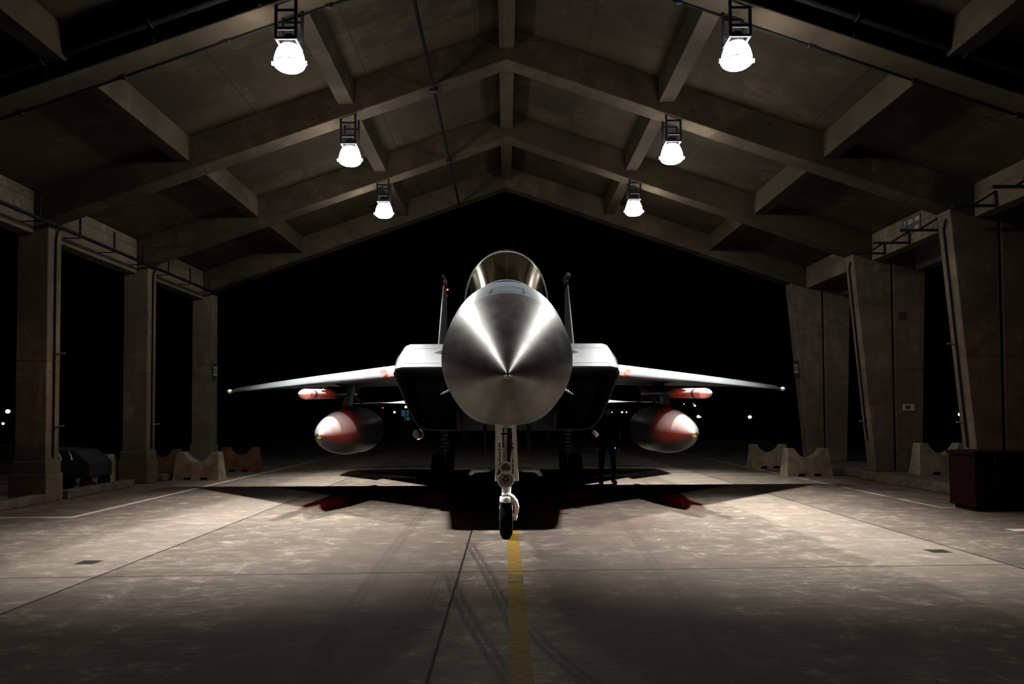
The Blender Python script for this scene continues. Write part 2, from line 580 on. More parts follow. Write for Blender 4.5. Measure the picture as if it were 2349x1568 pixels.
def text_mb(txt, size, origin, right, up, narrow=1.0, depth=.004, bold=0.0, spacing=1.0):
    """letters as a thin solid mesh, centred on origin"""
    cu = bpy.data.curves.new('lettering', 'FONT')
    cu.body = txt
    cu.size = 1.0
    cu.align_x = 'CENTER'
    cu.align_y = 'CENTER'
    cu.extrude = .5
    cu.offset = bold
    cu.space_character = spacing
    cu.resolution_u = 3
    t = bpy.data.objects.new('lettering', cu)
    COL.objects.link(t)
    me = bpy.data.meshes.new_from_object(t)
    right, up, origin = Vector(right).normalized(), Vector(up).normalized(), Vector(origin)
    nrm = right.cross(up)
    mb = MB()
    mb.add([origin + right * (v.co.x * size * narrow) + up * (v.co.y * size) + nrm * (v.co.z * depth) for v in me.vertices], [tuple(p.vertices) for p in me.polygons])
    bpy.data.objects.remove(t)
    bpy.data.curves.remove(cu)
    bpy.data.meshes.remove(me)
    return mb


# ------------------------------------------------------------------ shelter
FR = [2.15, 6.05, 9.95, 13.85, 17.75, 21.65]     # front faces of the portal frames
RT = .45
AX = .05
SL = .347


def zr(x):
    return 8.0 - SL * abs(x - AX)


XL, XR = -8.30, 8.15
DEPTH = .60

fl = MB()
fl.add([(-90, -12, 0), (90, -12, 0), (90, 160, 0), (-90, 160, 0)], [(0, 1, 2, 3)])
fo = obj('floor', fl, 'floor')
tag(fo, 'stained concrete floor slab with yellow centre line and dark joints', 'floor', kind='structure')

cl = MB()
cl.prism([(XL - .9, zr(XL - .9) + DEPTH), (AX, 8.0 + DEPTH), (XR + .9, zr(XR + .9) + DEPTH), (XR + .9, zr(XR + .9) + DEPTH + .2), (AX, 8.2 + DEPTH), (XL - .9, zr(XL - .9) + DEPTH + .2)], 1.2, FR[-1] + RT)
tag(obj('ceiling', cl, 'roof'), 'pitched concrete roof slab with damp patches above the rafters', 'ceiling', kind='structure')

ordn = ['behind the camera', 'second', 'third', 'fourth', 'fifth', 'last, at the far opening']
for i, y in enumerate(FR):
    m = MB()
    m.prism([(XL - .25, zr(XL - .25)), (AX, 8.0), (XR + .35, zr(XR + .35)), (XR + .35, zr(XR + .35) + DEPTH + .02), (AX, 8.02 + DEPTH), (XL - .25, zr(XL - .25) + DEPTH + .02)], y, y + RT)
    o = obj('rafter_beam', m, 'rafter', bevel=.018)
    lab = ['concrete roof rafter nearest to and over the camera', 'concrete roof rafter just in front of the camera, in near darkness',
           'concrete roof rafter carrying the two nearest lamps', 'concrete roof rafter carrying the middle pair of lamps',
           'concrete roof rafter carrying the farthest pair of lamps', 'last concrete roof rafter framing the far opening'][i]
    tag(o, lab, 'beam', 'concrete roof rafters', 'structure')

PX = [(-5.85, 'outer left'), (-2.88, 'inner left'), (AX, 'ridge'), (2.95, 'inner right'), (5.92, 'outer right')]
bayn = ['over the camera', 'in the bay before the nearest lamps', 'in the bay behind the nearest lamps', 'in the bay behind the middle lamps', 'in the farthest bay']
for i in range(len(FR) - 1):
    for x, nm in PX:
        m = MB()
        top = zr(x) + DEPTH + (.0 if nm == 'ridge' else .05)
        m.box(x - .14, x + .14, FR[i] + RT, FR[i + 1], zr(x) + .2 - (.0 if nm == 'ridge' else 0), top)
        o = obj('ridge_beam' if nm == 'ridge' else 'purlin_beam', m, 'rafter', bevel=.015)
        tag(o, f'{nm} concrete {"beam" if nm == "ridge" else "purlin beam"} {bayn[i]}', 'beam', 'concrete purlins and ridge beams', 'structure')

# left columns
cn = ['out of sight beside the camera', 'beside the camera', 'nearest in view', 'nearest in view', 'middle', 'farthest']


def col_label(side, i):
    if i <= 2:
        return f'{side} concrete column ' + ['beside the camera', 'just ahead of the camera', 'under the nearest lamp rafter'][i]
    return f'{side} concrete column ' + {3: 'nearest of the three seen in full', 4: 'second of the three seen in full', 5: 'farthest, with number 32 on its inner face'}[i]


for i, y in enumerate(FR):
    if i == 0:
        continue
    m = MB()
    xi = -8.26
    m.box(xi - .57, xi, y + .012, y + .425, .74, zr(-8.6) + .1)
    m.box(xi - .60, xi + .03, y - .03, y + .45, .5, .75)
    m.box(xi - .63, xi + .06, y - .06, y + .47, 0, .51)
    o = obj('concrete_column', m, 'column', bevel=.02)
    tag(o, col_label('left', i), 'column', 'left concrete columns', 'structure')
    c = MB()
    c.tube([(xi + .025, y + .20, .8), (xi + .025, y + .20, 4.75), (xi + .03, y + .24, 4.95)], .018, 8)
    if i < 5:
        obj('conduit', c, 'cable', o)
    for z, sgn in ((1.34, 1), (2.68, 1), (1.34, -1), (2.68, -1)):
        if i >= 4 and z > 2:
            continue
        if i == 5:
            continue
        x0 = xi if sgn > 0 else xi - .57
        h = MB()
        h.tube([(x0 - .02 * sgn, y + .28, z), (x0 + .07 * sgn, y + .28, z + .01), (x0 + .17 * sgn, y + .27, z + (.02 if z > 2 else .03 * sgn))], [.028, .022, .016], 8)
        obj('rope_cleat', h, 'barrier', o)

# right twin columns
for i, y in enumerate(FR):
    if i == 0:
        continue
    m = MB()
    zt = 5.35
    m.prism([(8.05, zt), (8.94, zt), (8.94, .2), (8.50, .2), (8.50, .3)], y + .012, y + .43)
    m.prism([(8.99, zt), (9.76, zt), (9.58, .2), (8.99, .2)], y + .012, y + .43)
    m.box(8.90, 9.03, y + .06, y + .40, .2, zt - .05)
    m.box(8.06, 9.75, y + .016, y + .42, zt - .01, 5.79)
    o = obj('concrete_column', m, 'column', bevel=.018)
    tag(o, col_label('right', i).replace('column', 'twin column', 1), 'column', 'right twin concrete columns', 'structure')
    c = MB()

    def xin(z):
        return 8.05 + .45 * (5.35 - z) / 5.15
    c.tube([(xin(z) - .025, y + .22, z) for z in (.9, 2, 3, 4, 4.9)] + [(8.04, y + .1, 5.05)], .018, 8)
    if i < 5:
        obj('conduit', c, 'cable', o)
    g = MB()
    g.tube([(8.965, y + .04, .3), (8.965, y + .04, 5.2)], .014, 8)
    obj('conduit', g, 'pipe', o)
    for z, sgn in (((1.34, -1), (1.34, 1)) if i > 3 else ((1.34, -1), (2.78, -1), (1.34, 1))):
        if i == 5:
            continue
        x0 = xin(z) if sgn < 0 else 9.64
        h = MB()
        h.tube([(x0 - .02 * sgn, y + .26, z), (x0 + .07 * sgn, y + .26, z + .01), (x0 + .16 * sgn, y + .25, z + .02)], [.028, .022, .016], 8)
        obj('rope_cleat', h, 'barrier', o)

# eave beams
for side in (-1, 1):
    for i in range(1, len(FR) - 1):
        m = MB()
        if side < 0:
            m.box(-8.85, -8.52, FR[i] + .43, FR[i + 1], 4.85, 5.72)
        else:
            m.box(8.50, 8.80, FR[i] + .43, FR[i + 1], 5.07, 5.76)
        o = obj('eave_beam', m, 'column', bevel=.02)
        tag(o, f'{"left" if side < 0 else "right"} concrete eave beam {bayn[i]}', 'beam', 'concrete eave beams', 'structure')
        if side > 0:
            m = MB()
            m.box(9.50, 9.80, FR[i] + .43, FR[i + 1], 4.85, 5.76)
            o = obj('eave_beam', m, 'column', bevel=.02)
            tag(o, f'concrete beam of the neighbouring bay behind the right eave beam, {bayn[i]}', 'beam', 'concrete eave beams', 'structure')
m = MB()
m.box(8.3, 10.2, FR[1], FR[-1] + RT, 5.78, 5.95)
tag(obj('gutter_slab', m, 'roof'), 'flat concrete gutter slab above the right columns', 'slab', kind='structure')

# kerbs
for a, b, lab in ((8.6, 13.78, 'low concrete kerb beside the nearest left column'), (14.42, 17.0, 'low concrete kerb between the first and second left columns'), (18.4, 21.5, 'low concrete kerb between the second and third left columns')):
    m = MB()
    m.box(-8.40, -8.19 + (.03 if a > 14 else 0), a, b, 0, .16)
    tag(obj('kerb', m, 'plinth', bevel=.02), lab, 'kerb', 'low kerbs', 'structure')
m = MB()
m.prism([(8.28, 0), (8.32, .2), (9.9, .2), (9.9, 0)], 8.0, 18.2)
tag(obj('kerb', m, 'plinth', bevel=.03), 'raised concrete kerb under the right columns', 'kerb', 'low kerbs', 'structure')
m = MB()
m.prism([(8.40, 0), (8.42, .2), (9.9, .2), (9.9, 0)], 18.2, 22.2)
tag(obj('kerb', m, 'plinth', bevel=.03), 'far stretch of raised kerb under the farthest right column', 'kerb', 'low kerbs', 'structure')

# left service pipe with straps
pr = thing('service_pipe', (-8.19, 14, 5.02), 'dark service pipe along the left eave beam', 'pipe')
m = MB()
m.tube([(-8.19, 6.4, 5.02), (-8.19, 22.0, 5.02)], .035, 10)
obj('pipe', m, 'pipe', pr, 40)
y = 7.0
while y < 21.5:
    m = MB()
    m.bar((-8.21, y, 4.99), (-8.21, y, 5.42), .035, .02)
    m.bar((-8.21, y, 4.985), (-8.515, y, 4.985), .03, .015)
    obj('strap', m, 'black_steel', pr)
    y += 1.3

# right cantilever brackets
for y, lab in ((11.0, 'black steel bracket before the nearest right column'), (12.1, 'black steel bracket second before the nearest right column'), (13.2, 'black steel bracket just before the nearest right column'),
               (14.95, 'black steel bracket just behind the nearest right column'), (16.05, 'middle black steel bracket between the first and second right columns'), (17.1, 'black steel bracket just before the second right column')):
    b = thing('wall_bracket', (8.5, y, 5.1), lab, 'bracket', 'triangular brackets on the right eave beam')
    m = MB()
    m.bar((8.49, y, 5.10), (7.72, y, 5.10), .045)
    obj('arm', m, 'black_steel', b)
    m = MB()
    m.bar((8.485, y, 5.08), (8.485, y, 5.36), .045)
    obj('upright', m, 'black_steel', b)
    m = MB()
    m.bar((8.47, y, 5.34), (8.08, y, 5.10), .035)
    obj('brace', m, 'black_steel', b)

# conduits on the roof
cd = thing('roof_conduit', (-1.29, 14, 7.5), 'black conduit running lengthways under the rafters left of the ridge', 'conduit')
m = MB()
zc = zr(-1.29) - .03
m.tube([(-1.29, 5.0, zc), (-1.29, 22.0, zc)], .03, 8)
obj('pipe', m, 'cable', cd, 40)
for y in FR[1:]:
    m = MB()
    m.box(-1.36, -1.22, y + .1, y + .2, zc - .035, zc + .04)
    obj('clamp', m, 'black_steel', cd)

y = FR[2]
pp = thing('roof_pipe', (0, y - .1, 7.5), 'thick dark pipe clamped along the face of the nearest lamp rafter', 'pipe')
m = MB()
pz = .26
m.tube([(-8.2, y - .09, zr(-8.2) + pz), (AX - .15, y - .09, 7.95 + pz), (AX, y - .09, 7.985 + pz), (AX + .15, y - .09, 7.95 + pz), (8.0, y - .09, zr(8.0) + pz)], .062, 14)
obj('pipe', m, 'pipe', pp, 40)
for x in [-7.4, -6, -4.6, -3.2, -1.8, 1.8, 3.2, 4.6, 6, 7.4]:
    m = MB()
    m.torus((x, y - .09, zr(x) + pz), (1, 0, -SL if x > 0 else SL), .072, .012, 16, 6)
    m.box(x - .02, x + .02, y - .02, y + .0, zr(x) + .03, zr(x) + pz + .1)
    obj('clamp', m, 'black_steel', pp)
cb = thing('roof_cable', (0, y + RT, 7.5), 'thin black cable along the back edge of the nearest lamp rafter', 'cable')
m = MB()
m.tube([(x, y + RT - .02, zr(x) - .025) for x in (-8.1, -4, -2, -.3)] + [(x, y + RT - .02, zr(x) - .025) for x in (.4, 2, 3.1, 4, 8)], .017, 8)
obj('cable_run', m, 'cable', cb, 40)
for x in (-6.6, -5.2, -3.8, -2.4, -1, 1.2, 2.4, 4.2, 5.6, 7):
    m = MB()
    m.box(x - .04, x + .04, y + RT - .05, y + RT + .01, zr(x) - .05, zr(x) + .02)
    obj('clamp', m, 'black_steel', cb)

# number boards, sign and plaques
b = thing('number_board', (-8.25, 21.87, 2.82), 'black number board with a pale 32 on the farthest left column', 'sign')
m = MB(); m.box(-8.262, -8.245, 21.66, 22.07, 2.58, 3.04)
obj('board', m, 'sign_dark', b)
obj('lettering', text_mb('32', .36, (-8.243, 21.865, 2.81), (0, 1, 0), (0, 0, 1), .80, .003, .012), 'sign_pale', b)
b = thing('number_board', (8.26, 21.87, 2.82), 'black number board with a pale 32 on the farthest right column', 'sign')
xa, xb = 8.05 + .45 * (5.35 - 3.04) / 5.15, 8.05 + .45 * (5.35 - 2.58) / 5.15
m = MB(); m.prism([(xa, 3.04), (xa - .015, 3.04), (xb - .015, 2.58), (xb, 2.58)], 21.66, 22.07)
obj('board', m, 'sign_dark', b)
up = Vector((xa - xb, 0, .46)).normalized()
obj('lettering', text_mb('32', .36, ((xa + xb) / 2 - .018, 21.865, 2.81), (0, -1, 0), up, .80, .003, .012), 'sign_pale', b)
b = thing('beam_sign', (8.49, 15.92, 5.5), 'small dark sign with two rows of pale figures on the right eave beam', 'sign')
m = MB(); m.box(8.485, 8.50, 15.62, 16.27, 5.28, 5.62)
obj('board', m, 'sign_dark', b)
for wd, yy in (('Y', 16.21), ('2521', 16.0), ('038', 15.74)):
    obj('lettering', text_mb(wd, .13, (8.483, yy, 5.53), (0, -1, 0), (0, 0, 1), .80, .003, .01), 'sign_pale', b)
obj('lettering', text_mb('052', .11, (8.483, 15.77, 5.36), (0, -1, 0), (0, 0, 1), .95, .003, .01), 'sign_pale', b)
c0 = P(2085, 934, 17.745)
m = MB(); m.box(c0.x - .135, c0.x + .135, 17.745, 17.765, c0.z - .08, c0.z + .08)
b = thing('wall_plaque', c0, 'pale rectangular plaque with a dark smudge on the second right twin column', 'plaque')
obj('plate', m, 'plaque', b)
m = MB()
for dx, dz, r in ((-.05, .015, .032), (-.015, -.01, .026), (.02, .02, .022), (-.04, -.03, .02), (.01, .035, .016)):
    m.lathe([(0, r), (.003, r)], (c0.x + dx, 17.746, c0.z + dz), (0, -1, 0), 14)
obj('smudge', m, 'stencil', b)
c0 = P(1919, 935, 21.64)
m = MB(); m.box(c0.x - .08, c0.x + .08, 21.645, 21.665, c0.z - .10, c0.z + .10)
tag(obj('wall_plaque', m, 'plinth'), 'small grey blank plate on the farthest right twin column', 'plaque')
c0 = P(2070, 723, 17.745)
m = MB(); m.box(c0.x - .08, c0.x + .08, 17.748, 17.765, c0.z - .08, c0.z + .08)
tag(obj('wall_plaque', m, 'sign_dark'), 'small dark square cover high on the second right twin column', 'plaque')

# ------------------------------------------------------------------ lamps
LZ = 6.0
LX = 2.9
BH = .42


def make_lamp(loc, label):
    x, y, zb = 0, 0, 0
    r = thing('high_bay_lamp', (0, 0, 0), label, 'lamp', 'high-bay lamps under the rafters')
    prof = [(0.012, .196), (.03, .203), (.07, .200), (.12, .190), (.17, .175), (.215, .156), (.245, .138), (.26, .12)]
    m = MB()
    m.lathe(prof, (0, 0, 0), (0, 0, 1), 40, False, True)
    obj('refractor', m, 'bulb_glass', r, 40)
    m = MB()
    m.lathe([(0.012, .200), (-.015, .190), (-.045, .150), (-.062, .08), (-.066, .01)], (0, 0, 0), (0, 0, 1), 40, False, True)
    obj('lens', m, 'bulb_lens', r, 40)
    m = MB()
    m.torus((0, 0, .02), (0, 0, 1), .206, .008, 40, 8)
    for a in (0, math.pi):
        m.box(math.cos(a) * .222 - .016, math.cos(a) * .222 + .016, -.02, .02, .01, .055)
    obj('rim_clip', m, 'rim', r)
    for a in range(0, 4):
        m = MB()
        t = a * math.pi / 2 + math.pi / 4 + .78
        m.tube([(math.cos(t) * q * 1.02, math.sin(t) * q * 1.02, h) for h, q in prof[1:]], .006, 6)
        obj('cage_strap', m, 'rim', r)
    m = MB()
    m.lathe([(.255, .10), (.29, .105), (.35, .10), (.40, .075), (.43, .03)], (0, 0, 0), (0, 0, 1), 24)
    obj('socket_housing', m, 'black_steel', r, 40)
    m = MB()
    top = zr(LX) - LZ
    for fy in (-.17, .15):
        for s in (-1, 1):
            xt = .13 * s
            # the outer legs are shorter where the rafter slopes down
            m.bar((xt, fy, .28), (xt, fy, top + .10 - .045 * s), .035)
        m.bar((-.13, fy, .42), (.13, fy, .42), .035)
        m.bar((-.13, fy, .66), (.13, fy, .66), .035)
        m.bar((-.13, fy, .29), (.13, fy, .29), .03)
    for s in (-1, 1):
        m.bar((.13 * s, -.17, .29), (.13 * s, .15, .29), .03)
        m.bar((.13 * s, -.17, top - .06), (.13 * s, .15, top - .1), .03)
    obj('hanger_frame', m, 'black_steel', r)
    return r


lamp0 = make_lamp((0, 0, 0), '')
names = {(2, -1): 'glowing high-bay lamp nearest the camera on the left slope', (2, 1): 'glowing high-bay lamp nearest the camera on the right slope',
         (3, -1): 'glowing high-bay lamp of the middle pair, left of the ridge', (3, 1): 'glowing high-bay lamp of the middle pair, right of the ridge',
         (4, -1): 'smallest glowing high-bay lamp at the far end, left of the ridge', (4, 1): 'smallest glowing high-bay lamp at the far end, right of the ridge'}
SPOTS = []
first = True
for i in (2, 3, 4):
    for s in (-1, 1):
        px, py = {(2, -1): (664, 151), (2, 1): (1690, 145), (3, -1): (803, 371), (3, 1): (1541, 366), (4, -1): (881, 493), (4, 1): (1454, 488)}[(i, s)]
        yy = FR[i] + .24
        q = P(px, py, yy)
        if first:
            lamp0.location = q
            lamp0['label'] = names[(i, s)]
            first = False
        else:
            dup(lamp0, q, names[(i, s)])
        ld = bpy.data.lights.new('lamp_beam', 'SPOT')
        ld.energy = 13500
        ld.color = (1.0, .965, .905)
        ld.spot_size = math.radians(80)
        ld.spot_blend = 1.0
        ld.shadow_soft_size = .13
        lo = bpy.data.objects.new('lamp_beam', ld)
        COL.objects.link(lo)
        lo.location = q + Vector((0, 0, -.20))
        SPOTS.append(lo)

# ------------------------------------------------------------------ concrete barriers
def barrier(px, py_base, D, mat, label, wid=1.14, hgt=.68, rot=0.0):
    c = P(px, py_base, D)
    c.z = 0
    hw, tw = wid / 2, wid / 2 - .06
    out = [(-hw, 0), (-hw + .27, 0), (-hw + .29, .07), (-hw + .46, .07), (-hw + .46, 0), (hw - .46, 0), (hw - .46, .07), (hw - .29, .07), (hw - .27, 0), (hw, 0), (tw, hgt)]
    R, dep = .36, .24
    a = math.acos((R - dep) / R)
    zc = hgt - dep + R
    arc = [(R * math.sin(t), zc - R * math.cos(t)) for t in [a - 2 * a * j / 16 for j in range(17)]]
    out += arc + [(-tw, hgt)]
    m = MB()
    n = len(out)

    def th(z):
        return .24 - .10 * z / hgt
    vs = [(x, -th(z), z) for x, z in out] + [(x, th(z), z) for x, z in out]
    ca, sa = math.cos(rot), math.sin(rot)
    vs = [(c.x + x * ca - y * sa, D + .24 + x * sa + y * ca, z) for x, y, z in vs]
    fs = [tuple(range(n)), tuple(range(2 * n - 1, n - 1, -1))] + [((i + 1) % n, i, n + i, n + (i + 1) % n) for i in range(n)]
    m.add(vs, fs)
    o = obj('concrete_barrier', m, mat)
    return tag(o, label, 'barrier', 'notched concrete barriers')


barrier(449, 1100, 18.6, 'barrier', 'pale cracked concrete barrier with a round notch before the farthest left column', rot=-.05)
barrier(546, 1080, 21.4, 'barrier_red', 'orange-tinged concrete barrier beyond the farthest left column', 1.08)
barrier(190, 1103, 17.4, 'barrier', 'dim concrete barrier outside, between the first two left columns', 1.16)
barrier(362, 1088, 20.4, 'barrier_red', 'reddish concrete barrier half hidden behind the second left column', 1.1)
barrier(1858, 1092, 18.9, 'barrier', 'pale concrete barrier with a round notch, before the farthest right column', rot=.05)
barrier(1768, 1075, 21.8, 'barrier', 'concrete barrier with a round notch, standing beyond the right white line', 1.08)
barrier(2172, 1078, 16.6, 'barrier', 'dim concrete barrier standing on the kerb between the first two right columns').location.z = .2

# ------------------------------------------------------------------ small dark equipment
b = thing('storage_box', (7.9, 12.4, 0), 'dark red metal storage box by the nearest right column', 'box')
m = MB(); m.box(7.22, 8.24, 11.9, 12.6, .06, .86)
obj('body', m, 'red_box', b, bevel=.015)
m = MB(); m.box(7.19, 8.26, 11.87, 12.63, .865, .93)
obj('lid', m, 'red_box', b, bevel=.01)
m = MB(); m.box(7.52, 7.60, 11.87, 11.9, .76, .90)
obj('latch', m, 'black_steel', b)
for x in (7.3, 8.1):
    m = MB(); m.box(x, x + .08, 11.92, 12.58, 0, .06)
    obj('foot', m, 'black_steel', b)

c0 = P(150, 1080, 15.6)
b = thing('equipment_cart', (c0.x, 15.6, 0), 'black covered equipment cart behind the nearest left column', 'cart')
x0 = c0.x
m = MB()
m.prism([(x0 - .45, .3), (x0 + .55, .3), (x0 + .55, .62), (x0 + .25, .85), (x0 - .35, .92), (x0 - .45, .8)], 15.5, 16.4)
obj('cover', m, 'seat', b, bevel=.04)
for x in (x0 - .32, x0 + .42):
    for y in (15.6, 16.3):
        m = MB(); m.lathe([(-.05, .15), (-.05, .17), (.05, .17), (.05, .15)], (x, y, .17), (1, 0, 0), 20)
        obj('wheel', m, 'rubber', b)
for x in (x0 - .1, x0 + .12):
    m = MB(); m.tube([(x, 15.52, .84), (x + .04, 15.5, .76), (x + .08, 15.47, .66)], .018, 8)
    obj('handle', m, 'plaque', b)

# ------------------------------------------------------------------ distant lights
far = [(18, 943, 'far_white', 10, 'brightest white lamp far outside at the left edge'), (7, 971, 'far_white', 6, 'small white lamp low at the left edge'),
       (2202, 950, 'far_white', 8, 'white lamp seen beside the nearest right column'), (1720, 956, 'far_white', 8, 'blue-white lamp between the right barriers and the drop tank'),
       (1602, 955, 'far_white', 7, 'white lamp just right of the right drop tank'), (1607, 956, 'far_dim', 4, 'small companion lamp touching the white one by the right drop tank'),
       (1594, 930, 'far_green', 5, 'greenish lamp under the right missile nose'), (1591, 926, 'far_dim', 3, 'tiny white lamp above the greenish one'),
       (1569, 926, 'far_dim', 3, 'tiny lamp between the right missile and tank'), (1427, 945, 'far_orange', 5, 'orange lamp beside the right intake, larger of the pair'),
       (1437, 945, 'far_orange', 4, 'orange lamp beside the right intake, outer of the pair'), (1404, 945, 'far_orange', 3, 'dim orange lamp closest to the right intake'),
       (931, 933, 'far_white', 6, 'white lamp under the left tailplane'), (905, 945, 'far_white', 5, 'cyan-white lamp below the left tailplane'),
       (878, 935, 'far_red', 4, 'red-orange lamp at the left tailplane tip')]
for px, py, mt, sz, lab in far:
    D = 46.0 + (.9 if sz <= 4 else 0)
    c = P(px, py, D)
    r = sz / 2 * D / FPX
    b = thing('lamp_post', (c.x, D, 0), lab, 'lamp', 'distant lamps in the dark')
    m = MB(); m.tube([(c.x, D, 0), (c.x, D, c.z - r * .8)], .03, 8)
    obj('post', m, 'black_steel', b)
    m = MB(); m.ellipsoid(c, r, r, r * .9, 16, 8)
    obj('lamp_head', m, mt, b, 60)
D = 47.5
a, c = P(921, 940, D), P(940, 964, D)
b = thing('booth', ((a.x + c.x) / 2, D, 0), 'small booth with a dim teal window far behind the left intake', 'booth')
m = MB(); m.box(a.x - .15, c.x + .2, D, D + 1.5, 0, a.z + .2)
obj('body', m, 'seat', b)
m = MB(); m.box(a.x, c.x - .06, D - .02, D, c.z + .25, a.z)
obj('window', m, 'booth_glow', b)
m = MB(); m.box(a.x + .18, c.x, D - .02, D, c.z, c.z + .22)
obj('window', m, 'booth_glow', b)

# ------------------------------------------------------------------ fighter jet
JX = .015
jet = thing('fighter_jet', (JX, 14, 0), 'grey twin-tail fighter jet parked nose-on under the shelter', 'aircraft')


def sup(w, up, dn, n, zc, Y, N=56, cx=JX):
    ring = []
    for j in range(N):
        t = 2 * math.pi * j / N
        cs, sn = math.cos(t), math.sin(t)
        x = w * math.copysign(abs(cs) ** (2 / n), cs)
        z = (up if sn > 0 else dn) * math.copysign(abs(sn) ** (2 / n), sn)
        ring.append(Vector((cx + x, Y, zc + z)))
    return ring


FS = [(7.15, .610, 2.030, .620, .610, 2.0), (7.6, .640, 2.045, .745, .625, 2.0), (8.15, .675, 2.06, .875, .645, 2.05), (8.7, .705, 2.08, .845, .67, 2.12),
      (9.3, .735, 2.10, .80, .70, 2.2), (10.0, .76, 2.1, .82, .71, 2.25), (11, .80, 2.1, .90, .72, 2.4), (12.2, .86, 2.1, .95, .74, 2.6), (14.5, .86, 2.1, .7, .8, 3.0)]


def fsec(Y):
    for a, b in zip(FS, FS[1:]):
        if a[0] <= Y <= b[0]:
            t = (Y - a[0]) / (b[0] - a[0])
            return [a[k] + (b[k] - a[k]) * t for k in range(1, 6)]
    return list(FS[-1][1:])


def ftop(Y, x):
    w, zc, up, dn, n = fsec(Y)
    q = min(1, abs(x - JX) / w)
    return zc + up * max(0, 1 - q ** n) ** (1 / n)


m = MB()
rings = []
for i in range(len(FS) - 1):
    for k in range(5):
        Y = FS[i][0] + (FS[i + 1][0] - FS[i][0]) * k / 5
        w, zc, up, dn, n = fsec(Y)
        rings.append(sup(w, up, dn, n, zc, Y))
m.loft(rings, True, True)
obj('forward_fuselage', m, 'paint_nose', jet, 50)

# radome
m = MB()
rings = []
for i in range(1, 41):
    t = (i / 40) ** 1.3
    rr = .610 * (t * (1.33 - .33 * t))
    zc = 1.79 + .24 * t
    Y = 5.285 + (7.15 - 5.285) * t
    q = rr / .61
    rings.append(sup(rr, rr * (1 + .016 * q), rr, 2.0, zc, Y, 96))
m.loft(rings, True, True)
obj('radome', m, 'radome', jet, 60)
m = MB()
m.lathe([(-.075, .004), (-.066, .013), (-.052, .017), (-.035, .019), (-.03, .024), (.0, .0255), (.03, .03)], (JX, 5.30, 1.790), (0, 1, 0), 24)
obj('radome_tip', m, 'chrome', jet, 40)

# panel outline on the nose deck
def deck_strip(pts, hw, lift=.004):
    mb = MB()
    vs, fs = [], []
    for i, (x, Y) in enumerate(pts):
        a = Vector(pts[max(i - 1, 0)])
        b = Vector(pts[min(i + 1, len(pts) - 1)])
        d = (b - a).normalized()
        s = Vector((-d.y, d.x)) * hw
        for sg in (-1, 1):
            X, YY = x + s.x * sg, Y + s.y * sg
            vs.append((X, YY, ftop(YY, X) + lift))
    for i in range(len(pts) - 1):
        fs.append((2 * i, 2 * i + 1, 2 * i + 3, 2 * i + 2))
    return mb.add(vs, fs)


m = MB()
for (x0, y0, x1, y1) in ((-.165, 7.24, .165, 7.24), (-.145, 7.56, .165, 7.56), (-.165, 7.24, -.165, 7.48), (.165, 7.24, .165, 7.56), (-.145, 7.27, -.145, 7.56)):
    d = deck_strip([(JX + x0 + (x1 - x0) * k / 10, y0 + (y1 - y0) * k / 10) for k in range(11)], .006)
    m.add(d.v, d.f)
obj('access_panel_outline', m, 'line', jet)
for s in (-1, 1):
    m = MB()
    d = deck_strip([(JX + s * (.21 + .005 * k), 8.14 - .012 * k) for k in range(8)], .004)
    m.add(d.v, d.f)
    obj('panel_gap', m, 'line', jet)

# windshield and canopy
BY = 9.35
AW, AZ, AU = .50, 2.84, .67


def arch(th, Y=BY, w=AW, z0=AZ, up=AU, n=2.15):
    cs, sn = math.cos(th), math.sin(th)
    return Vector((JX - w * math.copysign(abs(cs) ** (2 / n), cs), Y, z0 + up * abs(sn) ** (2 / n)))


NTH = 40


def base_pt(th, lift=.0):
    cs, sn = math.cos(th), math.sin(th)
    x = -.485 * cs
    Y = BY - 1.12 * abs(sn) ** .85
    return Vector((JX + x, Y, max(ftop(Y, JX + x), AZ - .02 if abs(cs) > .97 else 0) + lift))


rings = []
for k in range(9):
    t = k / 8
    row = []
    for j in range(NTH + 1):
        th = math.pi * j / NTH
        a, b = base_pt(th, .01), arch(th)
        p = a.lerp(b, t)
        bul = .0 * math.sin(math.pi * t) * math.sin(th)
        p += Vector((-math.cos(th) * .7, -.55, .5)) * bul
        row.append(p)
    rings.append(row)
m = MB(); m.loft(rings, False, False, False)
obj('windshield', m, 'windshield', jet, 80)
# frame along the base of the windshield
m = MB()
pts = [base_pt(math.pi * j / NTH, .008) for j in range(NTH + 1)]
rows = []
for p in pts:
    d = (p - Vector((JX, BY + .1, p.z)))
    d.z = 0
    d.normalize()
    o2 = p + d * .055
    i2 = p - d * .006
    rows.append([Vector((o2.x, o2.y, ftop(o2.y, o2.x) + .004)), Vector((o2.x, o2.y, ftop(o2.y, o2.x) + .016)), i2 + Vector((0, 0, .030)), i2 + Vector((0, 0, -.005))])
m.loft(rows, True, True)
obj('windshield_frame', m, 'paint_nose', jet, 50)
# canopy bow frame
m = MB()
rows = []
for j in range(NTH + 1):
    th = math.pi * j / NTH
    a = arch(th)
    o1 = arch(th, BY + .005, AW + .012, AZ, AU + .012)
    o2 = arch(th, BY + .09, AW + .014, AZ, AU + .025)
    i1 = arch(th, BY - .03, AW - .042, AZ, AU - .042)
    i2 = arch(th, BY + .09, AW - .03, AZ, AU - .03)
    rows.append([i1, o1, o2, i2])
m.loft(rows, True, True)
obj('canopy_bow', m, 'paint_nose', jet, 50)
rows = []
for Y, w, up in ((BY + .09, .506, .69), (9.6, .514, .765), (9.8, .518, .825), (10.05, .516, .885), (10.4, .505, .89), (10.8, .48, .80), (11.2, .44, .60), (11.6, .36, .36), (11.8, .28, .2)):
    rows.append([arch(math.pi * j / NTH, Y, w, AZ - .02, up, 2.1) for j in range(NTH + 1)])
m = MB(); m.loft(rows, False, False, False)
